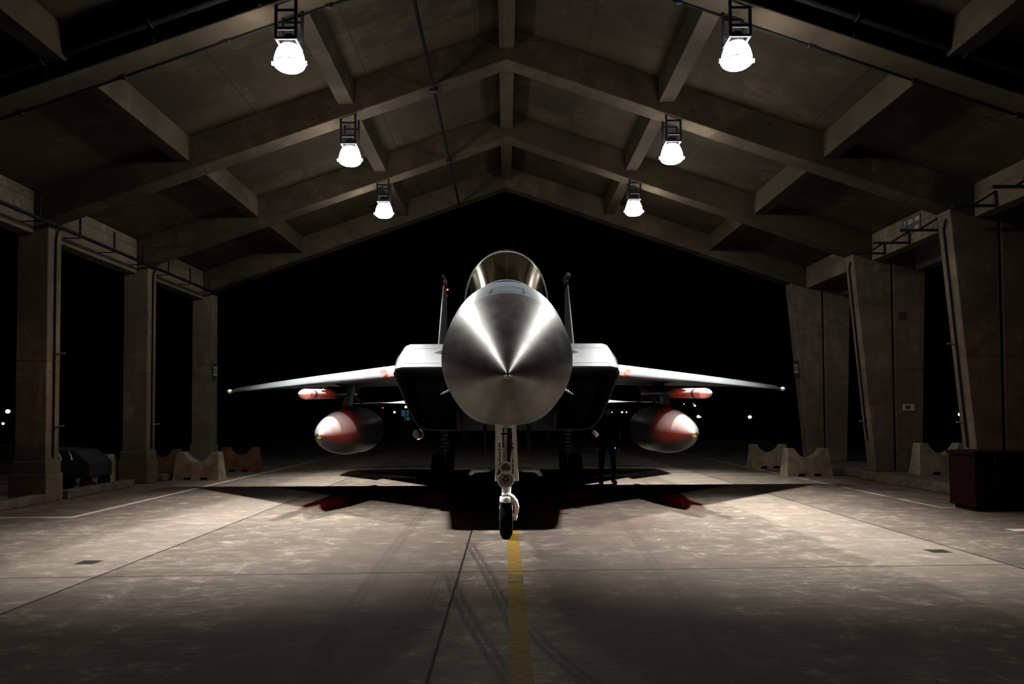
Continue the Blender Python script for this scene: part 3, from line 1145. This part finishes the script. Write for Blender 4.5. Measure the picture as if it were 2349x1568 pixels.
obj('canopy', m, 'canopy', jet, 80)
# sill
m = MB()
for s in (-1, 1):
    rows = []
    for Y in (9.2, 9.5, 10.0, 10.6, 11.2, 11.8):
        w = {9.2: .48, 9.5: .51, 10.0: .515, 10.6: .50, 11.2: .44, 11.8: .30}[Y]
        rows.append([Vector((JX + s * (w + a), Y, AZ + b)) for a, b in ((.02, -.10), (.035, -.02), (.015, .02), (-.04, .02), (-.05, -.1))])
    m.loft(rows, True, True)
obj('canopy_sill', m, 'paint_nose', jet, 50)
# cockpit
m = MB()
rows = []
for Y, hw, lift in ((8.32, .10, .01), (8.6, .25, .05), (8.9, .36, .09), (9.2, .41, .07), (9.5, .43, .03), (10.6, .43, .03), (11.3, .38, .03)):
    rows.append([Vector((JX + hw * k / 6, Y, ftop(Y, JX + hw * k / 6) + .012 + lift * (1 - (k / 6) ** 2))) for k in range(-6, 7)])
m.loft(rows, False, False, False)
obj('glareshield', m, 'seat', jet, 50)
m = MB()
m.box(JX - .16, JX + .16, 10.28, 10.46, 2.85, 3.42)
m.box(JX - .11, JX + .11, 10.2, 10.3, 3.18, 3.44)
obj('ejection_seat', m, 'seat_grey', jet, bevel=.03)
m = MB()
m.box(JX - .09, JX + .09, 9.15, 9.4, 2.90, 3.24)
obj('sight_housing', m, 'seat', jet, bevel=.01)
m = MB()
m.torus((JX + .025, 9.27, 3.315), (0, 1, .25), .108, .009, 40, 8)
m.torus((JX - .01, 9.25, 3.26), (0, 1, .25), .085, .003, 8, 6)
obj('sight_glass_rim', m, 'white', jet, 40)
m = MB()
m.lathe([(0, .105), (.004, .105)], (JX + .025, 9.27, 3.315), (0, 1, .25), 40)
obj('sight_glass', m, 'lamp_glass', jet, 40)

# air intakes
def prof_lip(o=0.0):
    return [(.72, 2.165 - o), (1.10, 2.165 - o), (1.38, 2.163 - o), (1.475 - o * .5, 2.145 - o), (1.515 - o, 2.08 - o * .6), (1.50 - o, 2.0), (1.40 - o, 1.65), (1.335 - o, 1.45), (1.28 - o * .9, 1.37 + o * .4), (1.20 - o * .5, 1.315 + o), (1.08, 1.30 + o), (.72, 1.30 + o)]


PB = [(.72, 2.64), (1.10, 2.64), (1.50, 2.638), (1.565, 2.615), (1.70, 2.43), (1.745, 2.25), (1.62, 1.90), (1.50, 1.60), (1.44, 1.44), (1.34, 1.34), (1.10, 1.29), (.72, 1.29)]


def rake(z):
    return 10.2 + max(0, (2.165 - z)) / .85 * .95


for s, side in ((-1, 'left'), (1, 'right')):
    lip = [Vector((JX + s * x, rake(z), z)) for x, z in prof_lip()]
    lin = [Vector((JX + s * x, rake(z) + .02, z)) for x, z in prof_lip(.018)]
    back = [Vector((JX + s * x, 12.05, z)) for x, z in PB]
    rings = []
    for k in range(9):
        t = k / 8
        ring = []
        for a, b in zip(lip, back):
            p = a.lerp(b, t)
            p.z = a.z + (b.z - a.z) * (1 - (1 - t) ** 1.25)
            p.x = a.x + (b.x - a.x) * t
            ring.append(p)
        rings.append(ring)
    m = MB()
    m.loft(rings, False, False)
    m.loft([lip, lin], False, False)
    o = obj('air_intake', m, 'paint_hi', jet, 30)
    din = [Vector((JX + s * (.74 + (x - .74) * .9), 13.0, 1.38 + (z - 1.3) * .8)) for x, z in prof_lip(.05)]
    m = MB()
    m.loft([lin, din], False, True)
    obj('intake_duct', m, 'duct', o, 40)
    # seams across the intake ramp
    for t in (.10, .66):
        m = MB()
        rowa, rowb = [], []
        for idx in range(3):
            for dt, row in ((-.006, rowa), (.006, rowb)):
                tt = t + dt
                a, b = lip[idx], back[idx]
                p = a.lerp(b, tt)
                p.z = a.z + (b.z - a.z) * (1 - (1 - tt) ** 1.25) + .003
                p.x = a.x + (b.x - a.x) * tt
                row.append(p)
        m.loft([rowa, rowb], False, False, False)
        obj('ramp_seam', m, 'line', o)
    m = MB()
    m.add([Vector((JX + s * .93, 10.95, 2.40)), Vector((JX + s * 1.05, 11.05, 2.415)), Vector((JX + s * .93, 11.15, 2.43)), Vector((JX + s * .93, 11.0, 2.46))], [(0, 1, 2), (0, 1, 3), (1, 2, 3), (0, 2, 3)])
    obj('ramp_vane', m, 'paint_dk', o)

# centre body
rings = []
for Y, fx, zt, zb in ((12.05, 1, 2.64, 1.29), (13, 1.0, 2.66, 1.26), (14.5, 1.0, 2.66, 1.25), (16.5, .98, 2.60, 1.27), (18.5, .95, 2.50, 1.34), (19.8, .9, 2.40, 1.42)):
    half = []
    for x, z in PB:
        zz = zb + (z - 1.29) / (2.64 - 1.29) * (zt - zb)
        half.append((x * fx, zz))
    ring = [Vector((JX + x, Y, z)) for x, z in half] + [Vector((JX - x, Y, z)) for x, z in reversed(half)]
    rings.append(ring)
m = MB(); m.loft(rings, True, True)
obj('centre_fuselage', m, 'paint', jet, 35)
for s in (-1, 1):
    m = MB()
    m.lathe([(0, .52), (.4, .51), (.9, .46), (1.3, .40), (1.25, .36), (.6, .43), (.1, .43)], (JX + s * .70, 19.7, 1.92), (0, 1, 0), 32, True, True)
    obj('exhaust_nozzle', m, 'steel', jet, 40)

# wings
def airfoil(t):
    return 5 * (0.2969 * math.sqrt(t) - .126 * t - .3516 * t * t + .2843 * t ** 3 - .1015 * t ** 4)


def panel(secs, n=26, droop=0.0):
    """secs: (point at leading edge, chord, thickness ratio, thickness direction)"""
    rings = []
    for le, ch, tr, nd, *ex in secs:
        dr = ex[0] if ex else None
        ts = [(k / n) ** 2 for k in range(n + 1)]
        dz = lambda t: Vector((0, 0, -(dr if dr is not None else droop) * max(0, 1 - t * ch / .65) ** 1.4))
        upv = [Vector(le) + Vector((0, ch * t, 0)) + Vector(nd) * (airfoil(t) * tr * ch) + dz(t) for t in ts]
        lov = [Vector(le) + Vector((0, ch * t, 0)) - Vector(nd) * (airfoil(t) * tr * ch) + dz(t) for t in ts]
        rings.append(upv + list(reversed(lov[1:-1])))
    mb = MB()
    mb.loft(rings, True, True)
    return mb


for s in (-1, 1):
    secs = []
    for k in range(9):
        t = k / 8
        x = 1.55 + (5.80 - 1.55) * t
        yl = 16.3 + 1.11 * (x - 5.88)
        secs.append(((JX + s * x, yl, 2.228 - .088 * t), 17.3 - yl, .048 + .006 * t, (0, 0, 1)))
    secs.append(((JX + s * 5.88, 16.5, 2.137), .75, .06, (0, 0, 1)))
    w = obj('wing', panel(secs, 26, .10), 'paint', jet, 40)
    m = MB(); m.ellipsoid((JX + s * 5.86, 16.33, 2.06), .045, .10, .045)
    o = obj('wing_tip_light', m, 'pos_lamp', w, 60)
    # beacon on the leading edge
    c = P(880 if s < 0 else 1440, 853, 11.80)
    m = MB(); m.ellipsoid(c, .055, .05, .045, 20, 10)
    o = obj('beacon_light', m, 'red_lamp', w, 60)
    o['label'] = 'bright red beacon on the wing leading edge'
    ld = bpy.data.lights.new('beacon_glow', 'POINT')
    ld.energy = 8
    ld.color = (1.0, .06, .03)
    ld.shadow_soft_size = .04
    lo = bpy.data.objects.new('beacon_glow', ld)
    COL.objects.link(lo)
    lo.location = c + Vector((0, -.085, 0))
    ld = bpy.data.lights.new('beacon_beam', 'SPOT')
    ld.energy = 270
    ld.spot_size = math.radians(76)
    ld.spot_blend = .5
    ld.color = (1.0, .06, .03)
    ld.shadow_soft_size = .04
    lo = bpy.data.objects.new('beacon_beam', ld)
    COL.objects.link(lo)
    lo.location = c + Vector((s * .03, -.12, -.03))
    lo.rotation_euler = Vector((s * .9, .55, -.43)).to_track_quat('-Z', 'Y').to_euler()
    # pylon
    m = MB()
    x = JX + s * 2.9
    zb, zt = 1.70, 2.24
    vs = []
    for z, y0, ch, th in ((zb, 13.65, .85, .05), (zt, 14.35, .60, .05)):
        vs += [(x, y0, z), (x + th * .6, y0 + .3, z), (x + th * .6, y0 + ch * .75, z), (x, y0 + ch, z), (x - th * .6, y0 + ch * .75, z), (x - th * .6, y0 + .3, z)]
    m.loft([vs[:6], vs[6:]], True, True)
    py = obj('wing_pylon', m, 'paint', jet)
    m = MB(); m.box(x - .06, x + .06, 13.8, 14.6, 1.65, 1.71)
    obj('pylon_shoe', m, 'paint_dk', py)
    # fins
    secs = [((JX + s * 1.36, 14.8, 2.45), 3.3, .030, (1, 0, 0)), ((JX + s * 1.40, 16.0, 3.01), 2.5, .026, (1, 0, 0)), ((JX + s * 1.52, 18.75, 4.70), 1.1, .030, (1, 0, 0))]
    f = obj('tail_fin', panel(secs), 'paint_dk', jet, 40)
    secs = [((JX + s * 1.52, 18.75, 4.70), 1.1, .030, (1, 0, 0)), ((JX + s * 1.53, 19.0, 4.85), .85, .030, (1, 0, 0))]
    o = obj('fin_cap', panel(secs), 'red_box', f, 40)
    o['label'] = 'dark red fin cap'
    # bright leading edge strip
    m = MB()
    m.tube([(JX + s * 1.36, 14.79, 2.45), (JX + s * 1.40, 15.99, 3.01), (JX + s * 1.52, 18.74, 4.70)], [.020, .018, .012], 10)
    obj('fin_leading_edge', m, 'paint_hi', f, 60)
    m = MB()
    if s > 0:
        m.lathe([(-.3, .02), (-.28, .05), (-.2, .07), (.2, .075), (.7, .06), (.9, .02)], (JX + s * 1.535, 19.1, 4.98), (0, 1, .02), 20)
    else:
        m.lathe([(-.25, .012), (-.22, .03), (.0, .04), (.8, .03), (1.0, .01)], (JX + s * 1.54, 19.1, 4.97), (0, 1, .02), 16)
    m.box(JX + s * 1.53 - .025, JX + s * 1.53 + .025, 19.1, 19.75, 4.82, 4.97)
    obj('fin_tip_pod', m, 'paint_dk', f, 50)
    if s < 0:
        c = P(1026, 664, 19.9)
        m = MB(); m.ellipsoid(c, .035, .05, .022, 14, 8); m.ellipsoid(c + Vector((-.01, 0, -.16)), .012, .012, .012, 8, 6)
        o = obj('tail_light', m, 'tail_red', f, 60)
        o['label'] = 'small red light on the fin'
        ld = bpy.data.lights.new('tail_glow', 'POINT')
        ld.energy = 8
        ld.color = (1.0, .10, .05)
        ld.shadow_soft_size = .05
        lo = bpy.data.objects.new('tail_glow', ld)
        COL.objects.link(lo)
        lo.location = (JX - 1.25, 20.2, 5.25)
    # tailplane
    secs = [((JX + s * 1.55, 16.4, 1.865), 4.4, .030, (0, 0, 1), .075), ((JX + s * 2.2, 17.4, 1.86), 3.5, .026, (0, 0, 1), .06), ((JX + s * 2.98, 18.6, 1.845), 2.4, .010, (0, 0, 1), .0),
            ((JX + s * 3.0, 18.25, 1.845), 2.75, .006, (0, 0, 1), 0), ((JX + s * 3.85, 19.3, 1.845), 1.5, .006, (0, 0, 1), 0), ((JX + s * 3.92, 19.6, 1.845), .9, .006, (0, 0, 1), 0)]
    obj('tailplane', panel(secs, 26, .055), 'paint_hi', jet, 40)
    # nose probes
    a = P(1032 if s < 0 else 1297, 894, 8.55)
    b2 = P(1017 if s < 0 else 1309, 901, 8.5)
    m = MB()
    m.tube([a + Vector((-s * .08, 0, .02)), a, b2], [.016, .013, .010], 10)
    m.tube([b2 + Vector((0, .02, 0)), b2 + Vector((s * .025, -.10, -.02))], [.012, .006], 8)
    obj('air_data_probe', m, 'chrome', jet, 40)
    # underside hardware
    if s < 0:
        c = P(958, 995, 11.9)
        m = MB()
        m.torus(c, (0.1, 1, 0), .085, .012, 24, 8, -.9, 1.9, (1, 0, .3))
        obj('pod_rim', m, 'steel', jet, 40)  # rim of the dark belly pod, shaped as a hoop arc
        m = MB(); m.lathe([(0, .08), (.9, .09), (1.4, .05)], c + Vector((0, .02, 0)), (0, 1, .02), 20)
        obj('belly_pod', m, 'seat', jet, 40)
    else:
        c = P(1365, 994, 11.6)
        m = MB()
        m.bar(c + Vector((-.035, 0, .04)), c + Vector((.04, 0, -.04)), .05, .06)
        m.bar(c + Vector((-.03, .05, .1)), c + Vector((-.03, .05, .0)), .03, .03)
        obj('belly_bracket', m, 'steel', jet, bevel=.006)

# nose gear
GY = 9.45
ng = obj('nose_gear_strut', MB().tube([(JX - .01, GY + .12, 1.55), (JX - .01, GY + .02, .95), (JX - .01, GY, .52)], [.075, .07, .055], 20), 'white', jet, 40)
m = MB()
m.lathe([(-.045, .085), (0, .085), (.03, .08)], (JX - .01, GY, .50), (0, 0, 1), 20)
m.box(JX - .07, JX + .05, GY - .06, GY + .06, .47, .51)
o = obj('axle_collar', m, 'white', ng, bevel=.012)
c = P(1160, 1142, GY)
m = MB()
pts = [P(1152, 1137, GY - .03), P(1165, 1134, GY - .03), P(1174, 1139, GY - .03), P(1182, 1149, GY - .02), P(1185.5, 1162, GY), P(1184, 1174, GY + .04), P(1181, 1182, GY + .10), P(1180, 1186, GY + .16)]
m.tube(pts, [.034, .034, .034, .033, .031, .028, .025, .024], 16)
obj('axle_fork', m, 'white', ng, 60)
m = MB()
m.box(pts[-1].x - .055, pts[-1].x + .03, GY + .08, GY + .24, pts[-1].z - .03, pts[-1].z + .02)
m.lathe([(0, .025), (.06, .025)], (pts[-1].x - .02, GY + .2, pts[-1].z + .01), (1, 0, 0), 12)
obj('axle_nut', m, 'white', ng, bevel=.008)


def tyre_mb(c, R, w, n=48):
    hw = w / 2
    return MB().lathe([(-hw * .8, R * .55), (-hw, R * .68), (-hw * .98, R * .85), (-hw * .8, R * .95), (-hw * .45, R), (hw * .45, R), (hw * .8, R * .95), (hw * .98, R * .85), (hw, R * .68), (hw * .8, R * .55)], c, (1, 0, 0), n, True, True)


o = obj('nose_wheel', tyre_mb((JX - .015, GY + .22, .262), .262, .158), 'rubber', jet, 40)
m = MB()
for s in (-1, 1):
    m.torus((JX - .015 + s * .075, GY + .22, .262), (1, 0, 0), .155, .007, 40, 8)
    m.lathe([(0, .15), (.02 * s, .13), (.03 * s, .05)], (JX - .015 + s * .055, GY + .22, .262), (1, 0, 0), 24)
obj('wheel_rim', m, 'steel', o, 40)
# lights on the strut
for px, py, r, nm in ((1160, 1071, .066, 'taxi_light'), (1160, 1099, .096, 'landing_light')):
    c = P(px, py, GY - .16)
    m = MB()
    m.lathe([(.0, r), (-.012, r * 1.04), (-.016, r * .98), (-.010, r * .93), (.02, r * .90), (.05, r * .62), (.07, r * .3), (.075, .01)], c, (0, 1, 0), 32, False, True)
    L = obj(nm, m, 'reflector', ng, 30)
    m = MB()
    m.torus(c + Vector((0, -.014, 0)), (0, 1, 0), r, .0095, 40, 8)
    obj('bezel', m, 'pos_lamp', L, 40)
    m = MB()
    m.lathe([(-.02, r * .15), (-.018, r * .5), (-.008, r * .93)], c, (0, 1, 0), 32, True, False)
    obj('cover_glass', m, 'lamp_glass', L, 60)
    m = MB()
    m.ellipsoid(c + Vector((0, .03, 0)), r * .14, .02, r * .22, 12, 8)
    for q in range(3):
        t = q * 2.1 + .5
        m.tube([c + Vector((0, .03, 0)), c + Vector((math.cos(t) * r * .7, .035, math.sin(t) * r * .7))], .003, 6)
    obj('bulb', m, 'steel', L, 40)
    m = MB()
    m.tube([c + Vector((0, .06, 0)), (JX - .01, GY, c.z)], r * .35, 12)
    obj('light_mount', m, 'black_steel', L, 40)
# torque link and hoses on the strut
m = MB()
m.bar((JX + .025, GY - .09, 1.36), (JX + .02, GY - .10, .93), .034, .03)
obj('drag_link', m, 'paint_dk', ng)
m = MB()
for dx, a, b2 in ((-.045, 1.36, .98), (.05, 1.36, 1.0)):
    m.tube([(JX + dx, GY - .02, a), (JX + dx * 1.1, GY - .05, (a + b2) / 2), (JX + dx * .8, GY - .03, b2)], .008, 6)
m.bar((JX - .07, GY - .03, 1.29), (JX + .065, GY - .03, 1.29), .02, .02)
obj('brake_hose', m, 'black_steel', ng)
m = MB()
for s in (-1, 1):
    m.bar((JX - .01 + s * .035, GY - .07, 1.12), (JX - .01 + s * .05, GY - .08, .92), .022, .02)
obj('torque_link', m, 'white', ng, bevel=.005)
# gear door with stencilled figures
DY = 9.92
tl, trr, br, bl = P(1136, 962, DY), P(1183.5, 962, DY), P(1190, 1103, DY), P(1135.5, 1103, DY)
m = MB()
vs = [tl, trr, br, bl]
m.add([v + Vector((0, 0, 0)) for v in vs] + [v + Vector((0, .03, 0)) for v in vs], [(0, 1, 2, 3), (7, 6, 5, 4), (0, 4, 5, 1), (1, 5, 6, 2), (2, 6, 7, 3), (3, 7, 4, 0)])
gd = obj('nose_gear_door', m, 'white', jet, bevel=.004)
m = MB()
for px, txts in ((1146.5, ((1025, '5'), (1043, '1'), (1061, '2'), (1080, '8'))), (1174.5, ((1025, '5'), (1043, '1'), (1061, '2'), (1079, '8')))):
    for py, t in txts:
        q = text_mb(t, .125, P(px, py, DY - .003), (1, 0, 0), (0, 0, 1), .80, .003, .018)
        m.add(q.v, q.f)
obj('stencilled_figures', m, 'stencil', gd)
m = MB()
for x0, x1, y0, y1 in ((1151.5, 1155.5, 1015, 1045), (1165.5, 1170, 1015, 1045)):
    a, b2 = P(x0, y0, DY - .003), P(x1, y1, DY - .003)
    m.box(a.x, b2.x, DY - .004, DY, b2.z, a.z)
q = P(1147, 1090, DY - .003)
m.add([q + Vector((dx, 0, dz)) for dx, dz in ((-.05, .03), (-.015, .035), (0, .06), (.02, .03), (.05, .02), (.02, 0), (.025, -.045), (0, -.02), (-.03, -.04), (-.025, 0))], [tuple(range(10))])
obj('stencilled_bars', m, 'stencil', gd)
for s in (-1, 1):
    m = MB(); m.box(JX + s * .30 - .012, JX + s * .30 + .012, 10.0, 11.2, 1.0, 1.40)
    obj('gear_bay_door', m, 'paint_dk', jet)

# main gear
MY = 14.4
for s in (-1, 1):
    x = JX + s * 1.27
    st = obj('main_gear_strut', MB().tube([(JX + s * 1.02, MY + .05, 1.5), (JX + s * 1.04, MY, .95), (JX + s * 1.06, MY, .40)], [.10, .085, .07], 16), 'paint_dk', jet, 40)
    m = MB()
    m.tube([(JX + s * .92, MY, .41), (x, MY, .41)], .05, 12)
    m.tube([(JX + s * 1.13, MY - .05, 1.0), (JX + s * .85, MY - .1, 1.4)], .035, 10)
    m.tube([(JX + s * 1.10, MY - .14, .5), (JX + s * 1.08, MY - .16, .8), (JX + s * 1.12, MY - .13, 1.15)], .018, 8)
    m.tube([(JX + s * 1.06, MY - .12, .45), (JX + s * 1.03, MY - .17, .75), (JX + s * 1.09, MY - .12, 1.1)], .014, 8)
    obj('strut_brace', m, 'black_steel', st, 40)
    m = MB()
    for k in range(6):
        zz = .86 + k * .07
        m.box(JX + s * (1.12 + .03 * (k % 2)) - .06, JX + s * (1.12 + .03 * (k % 2)) + .06, MY - .17, MY - .10, zz, zz + .045)
    obj('hydraulic_fittings', m, 'paint', st, bevel=.01)
    o = obj('main_wheel', tyre_mb((x, MY, .41), .41, .235), 'rubber', jet, 40)
    m = MB(); m.lathe([(-.10, .2), (-.12, .22), (-.11, .08)], (x, MY, .41), (s, 0, 0), 24)
    obj('wheel_rim', m, 'paint_dk', o, 40)
    m = MB(); m.box(JX + s * .78 - .012, JX + s * .78 + .012, MY - .6, MY + .5, .98, 1.27)
    obj('gear_bay_door', m, 'paint_dk', jet)

# wheel chocks
for s, lab in ((-1, 'orange wheel chock before the left main wheel'), (1, 'orange wheel chock before the right main wheel')):
    x = JX + s * 1.27
    b = thing('wheel_chock', (x, MY - .55, 0), lab, 'chock', 'wheel chocks')
    for y0, y1, sg in ((MY - .72, MY - .44, 1), (MY + .44, MY + .72, -1)):
        m = MB()
        ya, yb = (y0, y1) if sg > 0 else (y1, y0)
        vs = [(x - .2, ya, 0), (x + .2, ya, 0), (x + .2, yb, 0), (x - .2, yb, 0), (x - .2, ya + (.06 * sg), .13), (x + .2, ya + (.06 * sg), .13), (x + .2, ya + .16 * sg, .15), (x - .2, ya + .16 * sg, .15)]
        m.add(vs, [(0, 1, 2, 3), (7, 6, 5, 4), (0, 4, 5, 1), (1, 5, 6, 2), (2, 6, 7, 3), (3, 7, 4, 0)])
        obj('chock_block', m, 'chock', b, bevel=.012)
    m = MB(); m.tube([(x + s * .18, MY - .6, .07), (x + s * .18, MY + .6, .07)], .012, 8)
    obj('tie_rod', m, 'black_steel', b)

# ------------------------------------------------------------------ stores under the wings
for s, side in ((-1, 'left'), (1, 'right')):
    x = JX + s * 2.9
    r = thing('drop_tank', (x, 14, 1.23), f'grey teardrop fuel tank under the {side} wing', 'fuel tank', 'underwing fuel tanks')
    prof = []
    for k in range(41):
        t = k / 40
        Yt = t * 5.4
        if t < .46:
            q = t / .46
            rad = .42 * (1 - (1 - q) ** 2.0) ** .76
        elif t < .6:
            rad = .42
        else:
            q = (t - .6) / .4
            rad = .42 * (1 - q ** 1.8) + .02
        prof.append((Yt, max(rad, .004)))
    m = MB(); m.lathe(prof, (x, 11.92, 1.215), (0, 1, .012), 64)
    obj('tank_body', m, 'tank', r, 50)
    m = MB(); m.lathe([(-.012, .004), (-.009, .02), (.0, .032), (.012, .046)], (x, 11.92, 1.215), (0, 1, .012), 24)
    obj('nose_cap', m, 'brass', r, 40)
    m = MB(); m.bar((x, 13.75, 1.632), (x, 14.7, 1.642), .10, .03)
    obj('suspension_shoe', m, 'paint_dk', r)
    # missile
    n0, n1 = P(687 if s < 0 else 1632, 903.5 if s < 0 else 901.5, 12.05), P(813 if s < 0 else 1477, 903.5 if s < 0 else 902, 15.4)
    ax = (n1 - n0).normalized()
    Ln = (n1 - n0).length
    r = thing('missile', n0, f'pale air-to-air missile beside the {side} wing pylon', 'missile', 'underwing missiles')
    R = .086
    m = MB(); m.lathe([(0, .004), (.03, .028), (.09, .053), (.18, .074), (.28, R)], n0, ax, 32)
    obj('nose_cone', m, 'missile_nose', r, 50)
    m = MB(); m.lathe([(.28, R), (.55, R)], n0, ax, 32, False, False)
    m.lathe([(.66, R), (1.9, R), (2.1, .066), (Ln, .064)], n0, ax, 32, False, True)
    obj('body', m, 'missile', r, 40)
    m = MB(); m.lathe([(.55, R * 1.004), (.66, R * 1.004)], n0, ax, 32, False, False)
    obj('dark_band', m, 'stencil', r, 40)
    uu = ax.cross(Vector((1, 0, 0))).normalized()
    vv = ax.cross(uu).normalized()
    for k in range(4):
        t = math.pi / 4 + k * math.pi / 2
        e = uu * math.cos(t) + vv * math.sin(t)
        th = ax.cross(e).normalized() * .006
        base = n0 + ax * (Ln - .5)
        q = [base + e * .06, base + e * .27 + ax * .30, base + e * .27 + ax * .46, base + e * .06 + ax * .48]
        m = MB(); m.add([p - th for p in q] + [p + th for p in q], [(0, 1, 2, 3), (7, 6, 5, 4), (0, 4, 5, 1), (1, 5, 6, 2), (2, 6, 7, 3), (3, 7, 4, 0)])
        obj('tail_fin', m, 'fin_red_lit', r)
    for k in range(4):
        t = math.pi / 4 + k * math.pi / 2
        e = uu * math.cos(t) + vv * math.sin(t)
        th = ax.cross(e).normalized() * .008
        base = n0 + ax * .85
        q = [base + e * .08, base + e * .105 + ax * .12, base + e * .105 + ax * .6, base + e * .08 + ax * .7]
        m = MB(); m.add([p - th for p in q] + [p + th for p in q], [(0, 1, 2, 3), (7, 6, 5, 4), (0, 4, 5, 1), (1, 5, 6, 2), (2, 6, 7, 3), (3, 7, 4, 0)])
        obj('strake', m, 'missile', r)
    m = MB()
    m.ellipsoid(n0 + ax * 1.25 + Vector((0, 0, R)), .022, .03, .022, 12, 8)
    m.ellipsoid(n0 + ax * 2.75 + Vector((0, 0, .07)), .02, .03, .02, 12, 8)
    obj('hanger_lug', m, 'steel', r, 40)
    # launch rail that carries the missile
    m = MB()
    a = n0 + ax * 1.6 + Vector((0, 0, .10))
    m.bar(a, n0 + ax * 2.7 + Vector((0, 0, .10)), .06, .07)
    m.bar(n0 + ax * 2.35 + Vector((-s * .12, 0, .14)), n0 + ax * 2.35 + Vector((0, 0, .12)), .10, .06)
    obj('launch_rail', m, 'paint_dk', jet)

# ------------------------------------------------------------------ person behind the jet
PXc = P(1394, 1111, 17.1)
pc = thing('person', (PXc.x, 17.1, 0), 'person in dark work clothes standing behind the right main wheel', 'person')


def skin_obj(name, verts, edges, mat, parent, root=0, sub=2):
    me = bpy.data.meshes.new(name)
    me.from_pydata([Vector(v[:3]) for v in verts], edges, [])
    o = bpy.data.objects.new(name, me)
    COL.objects.link(o)
    md = o.modifiers.new('skin', 'SKIN')
    for i, v in enumerate(verts):
        sv = me.skin_vertices[0].data[i]
        sv.radius = (v[3], v[4] if len(v) > 4 else v[3])
        sv.use_root = (i == root)
    md.use_smooth_shade = True
    sb = o.modifiers.new('sub', 'SUBSURF')
    sb.levels = sb.render_levels = sub
    me.materials.append(MAT[mat])
    o.parent = parent
    o.matrix_parent_inverse = Matrix.Translation(-Vector(parent.location))
    return o


X0 = PXc.x
V = [(X0, 17.12, .98, .15, .11), (X0, 17.12, 1.18, .14, .10), (X0, 17.12, 1.36, .17, .11), (X0, 17.12, 1.46, .09, .08), (X0, 17.11, 1.53, .058, .058), (X0, 17.09, 1.62, .078, .095), (X0, 17.09, 1.71, .06, .075),
     (X0 - .10, 17.12, .88, .10, .10), (X0 - .13, 17.10, .48, .068, .07), (X0 - .135, 17.13, .10, .055, .055), (X0 - .15, 17.0, .045, .045, .035),
     (X0 + .10, 17.12, .88, .10, .10), (X0 + .135, 17.10, .48, .068, .07), (X0 + .14, 17.13, .10, .055, .055), (X0 + .155, 17.0, .045, .045, .035),
     (X0 - .20, 17.12, 1.40, .065, .065), (X0 - .26, 17.13, 1.13, .046, .046), (X0 - .25, 17.05, .89, .036, .036), (X0 - .245, 17.02, .80, .03, .045),
     (X0 + .20, 17.12, 1.40, .065, .065), (X0 + .26, 17.13, 1.13, .046, .046), (X0 + .25, 17.05, .89, .036, .036), (X0 + .245, 17.02, .80, .03, .045)]
E = [(0, 1), (1, 2), (2, 3), (3, 4), (4, 5), (5, 6), (0, 7), (7, 8), (8, 9), (9, 10), (0, 11), (11, 12), (12, 13), (13, 14), (2, 15), (15, 16), (16, 17), (17, 18), (2, 19), (19, 20), (20, 21), (21, 22)]
skin_obj('body', V, E, 'fabric', pc)
m = MB(); m.ellipsoid((X0, 17.06, 1.62), .074, .09, .10, 20, 14); m.ellipsoid((X0, 16.97, 1.61), .014, .02, .02, 8, 6)
obj('face', m, 'skin', pc, 80)
m = MB(); m.ellipsoid((X0, 17.09, 1.69), .09, .11, .065, 20, 10)
m.add([(X0 - .07, 17.0, 1.675), (X0 + .07, 17.0, 1.675), (X0 + .05, 16.91, 1.665), (X0 - .05, 16.91, 1.665)], [(0, 1, 2, 3)])
obj('cap', m, 'fabric', pc, 60)
for s in (-1, 1):
    for kf in range(5):
        bx = X0 + s * (.245 + .005) + (kf - 1.5) * .0
        by = 17.02 + (kf - 2) * .017
        q = [(bx, by, .79), (bx - s * .004, by - .004, .745 - (.0 if kf in (0, 4) else .012)), (bx - s * .012, by - .006, .72 - (.0 if kf in (0, 4) else .015))]
        if kf == 0:
            q = [(bx, by - .01, .82), (bx - s * .01, by - .03, .79), (bx - s * .014, by - .035, .76)]
        m = MB(); m.tube(q, [.0095, .009, .007], 8)
        obj('finger', m, 'skin', pc, 60)
    m = MB(); m.tube([(X0 + s * .14, 17.16, .12), (X0 + s * .145, 17.13, .05)], [.062, .06], 14)
    m.ellipsoid((X0 + s * .15, 17.05, .04), .05, .14, .045, 16, 10)
    obj('boot', m, 'rubber', pc, 60)
c = P(1411, 1027, 16.9)
tl_ = thing('torch', c, 'tiny blue light worn at the hip of the standing person', 'light')
m = MB(); m.ellipsoid(c, .012, .01, .02, 12, 8)
obj('lens', m, 'blue_lamp', tl_, 60)
m = MB(); m.tube([c + Vector((0, .01, .0)), c + Vector((0, .09, .03))], .015, 10)
obj('barrel', m, 'black_steel', tl_, 60)

# ------------------------------------------------------------------ world and view
w = bpy.data.worlds.new('night')
S.world = w
w.use_nodes = True
w.node_tree.nodes['Background'].inputs[0].default_value = (.4, .5, .7, 1)
w.node_tree.nodes['Background'].inputs[1].default_value = 0.00015
S.view_settings.view_transform = 'Standard'
S.view_settings.look = 'None'
S.view_settings.gamma = 1
S.view_settings.exposure = 0.0
S.view_settings.use_curve_mapping = False
S.cycles.max_bounces = 8
S.cycles.sample_clamp_indirect = 4.0
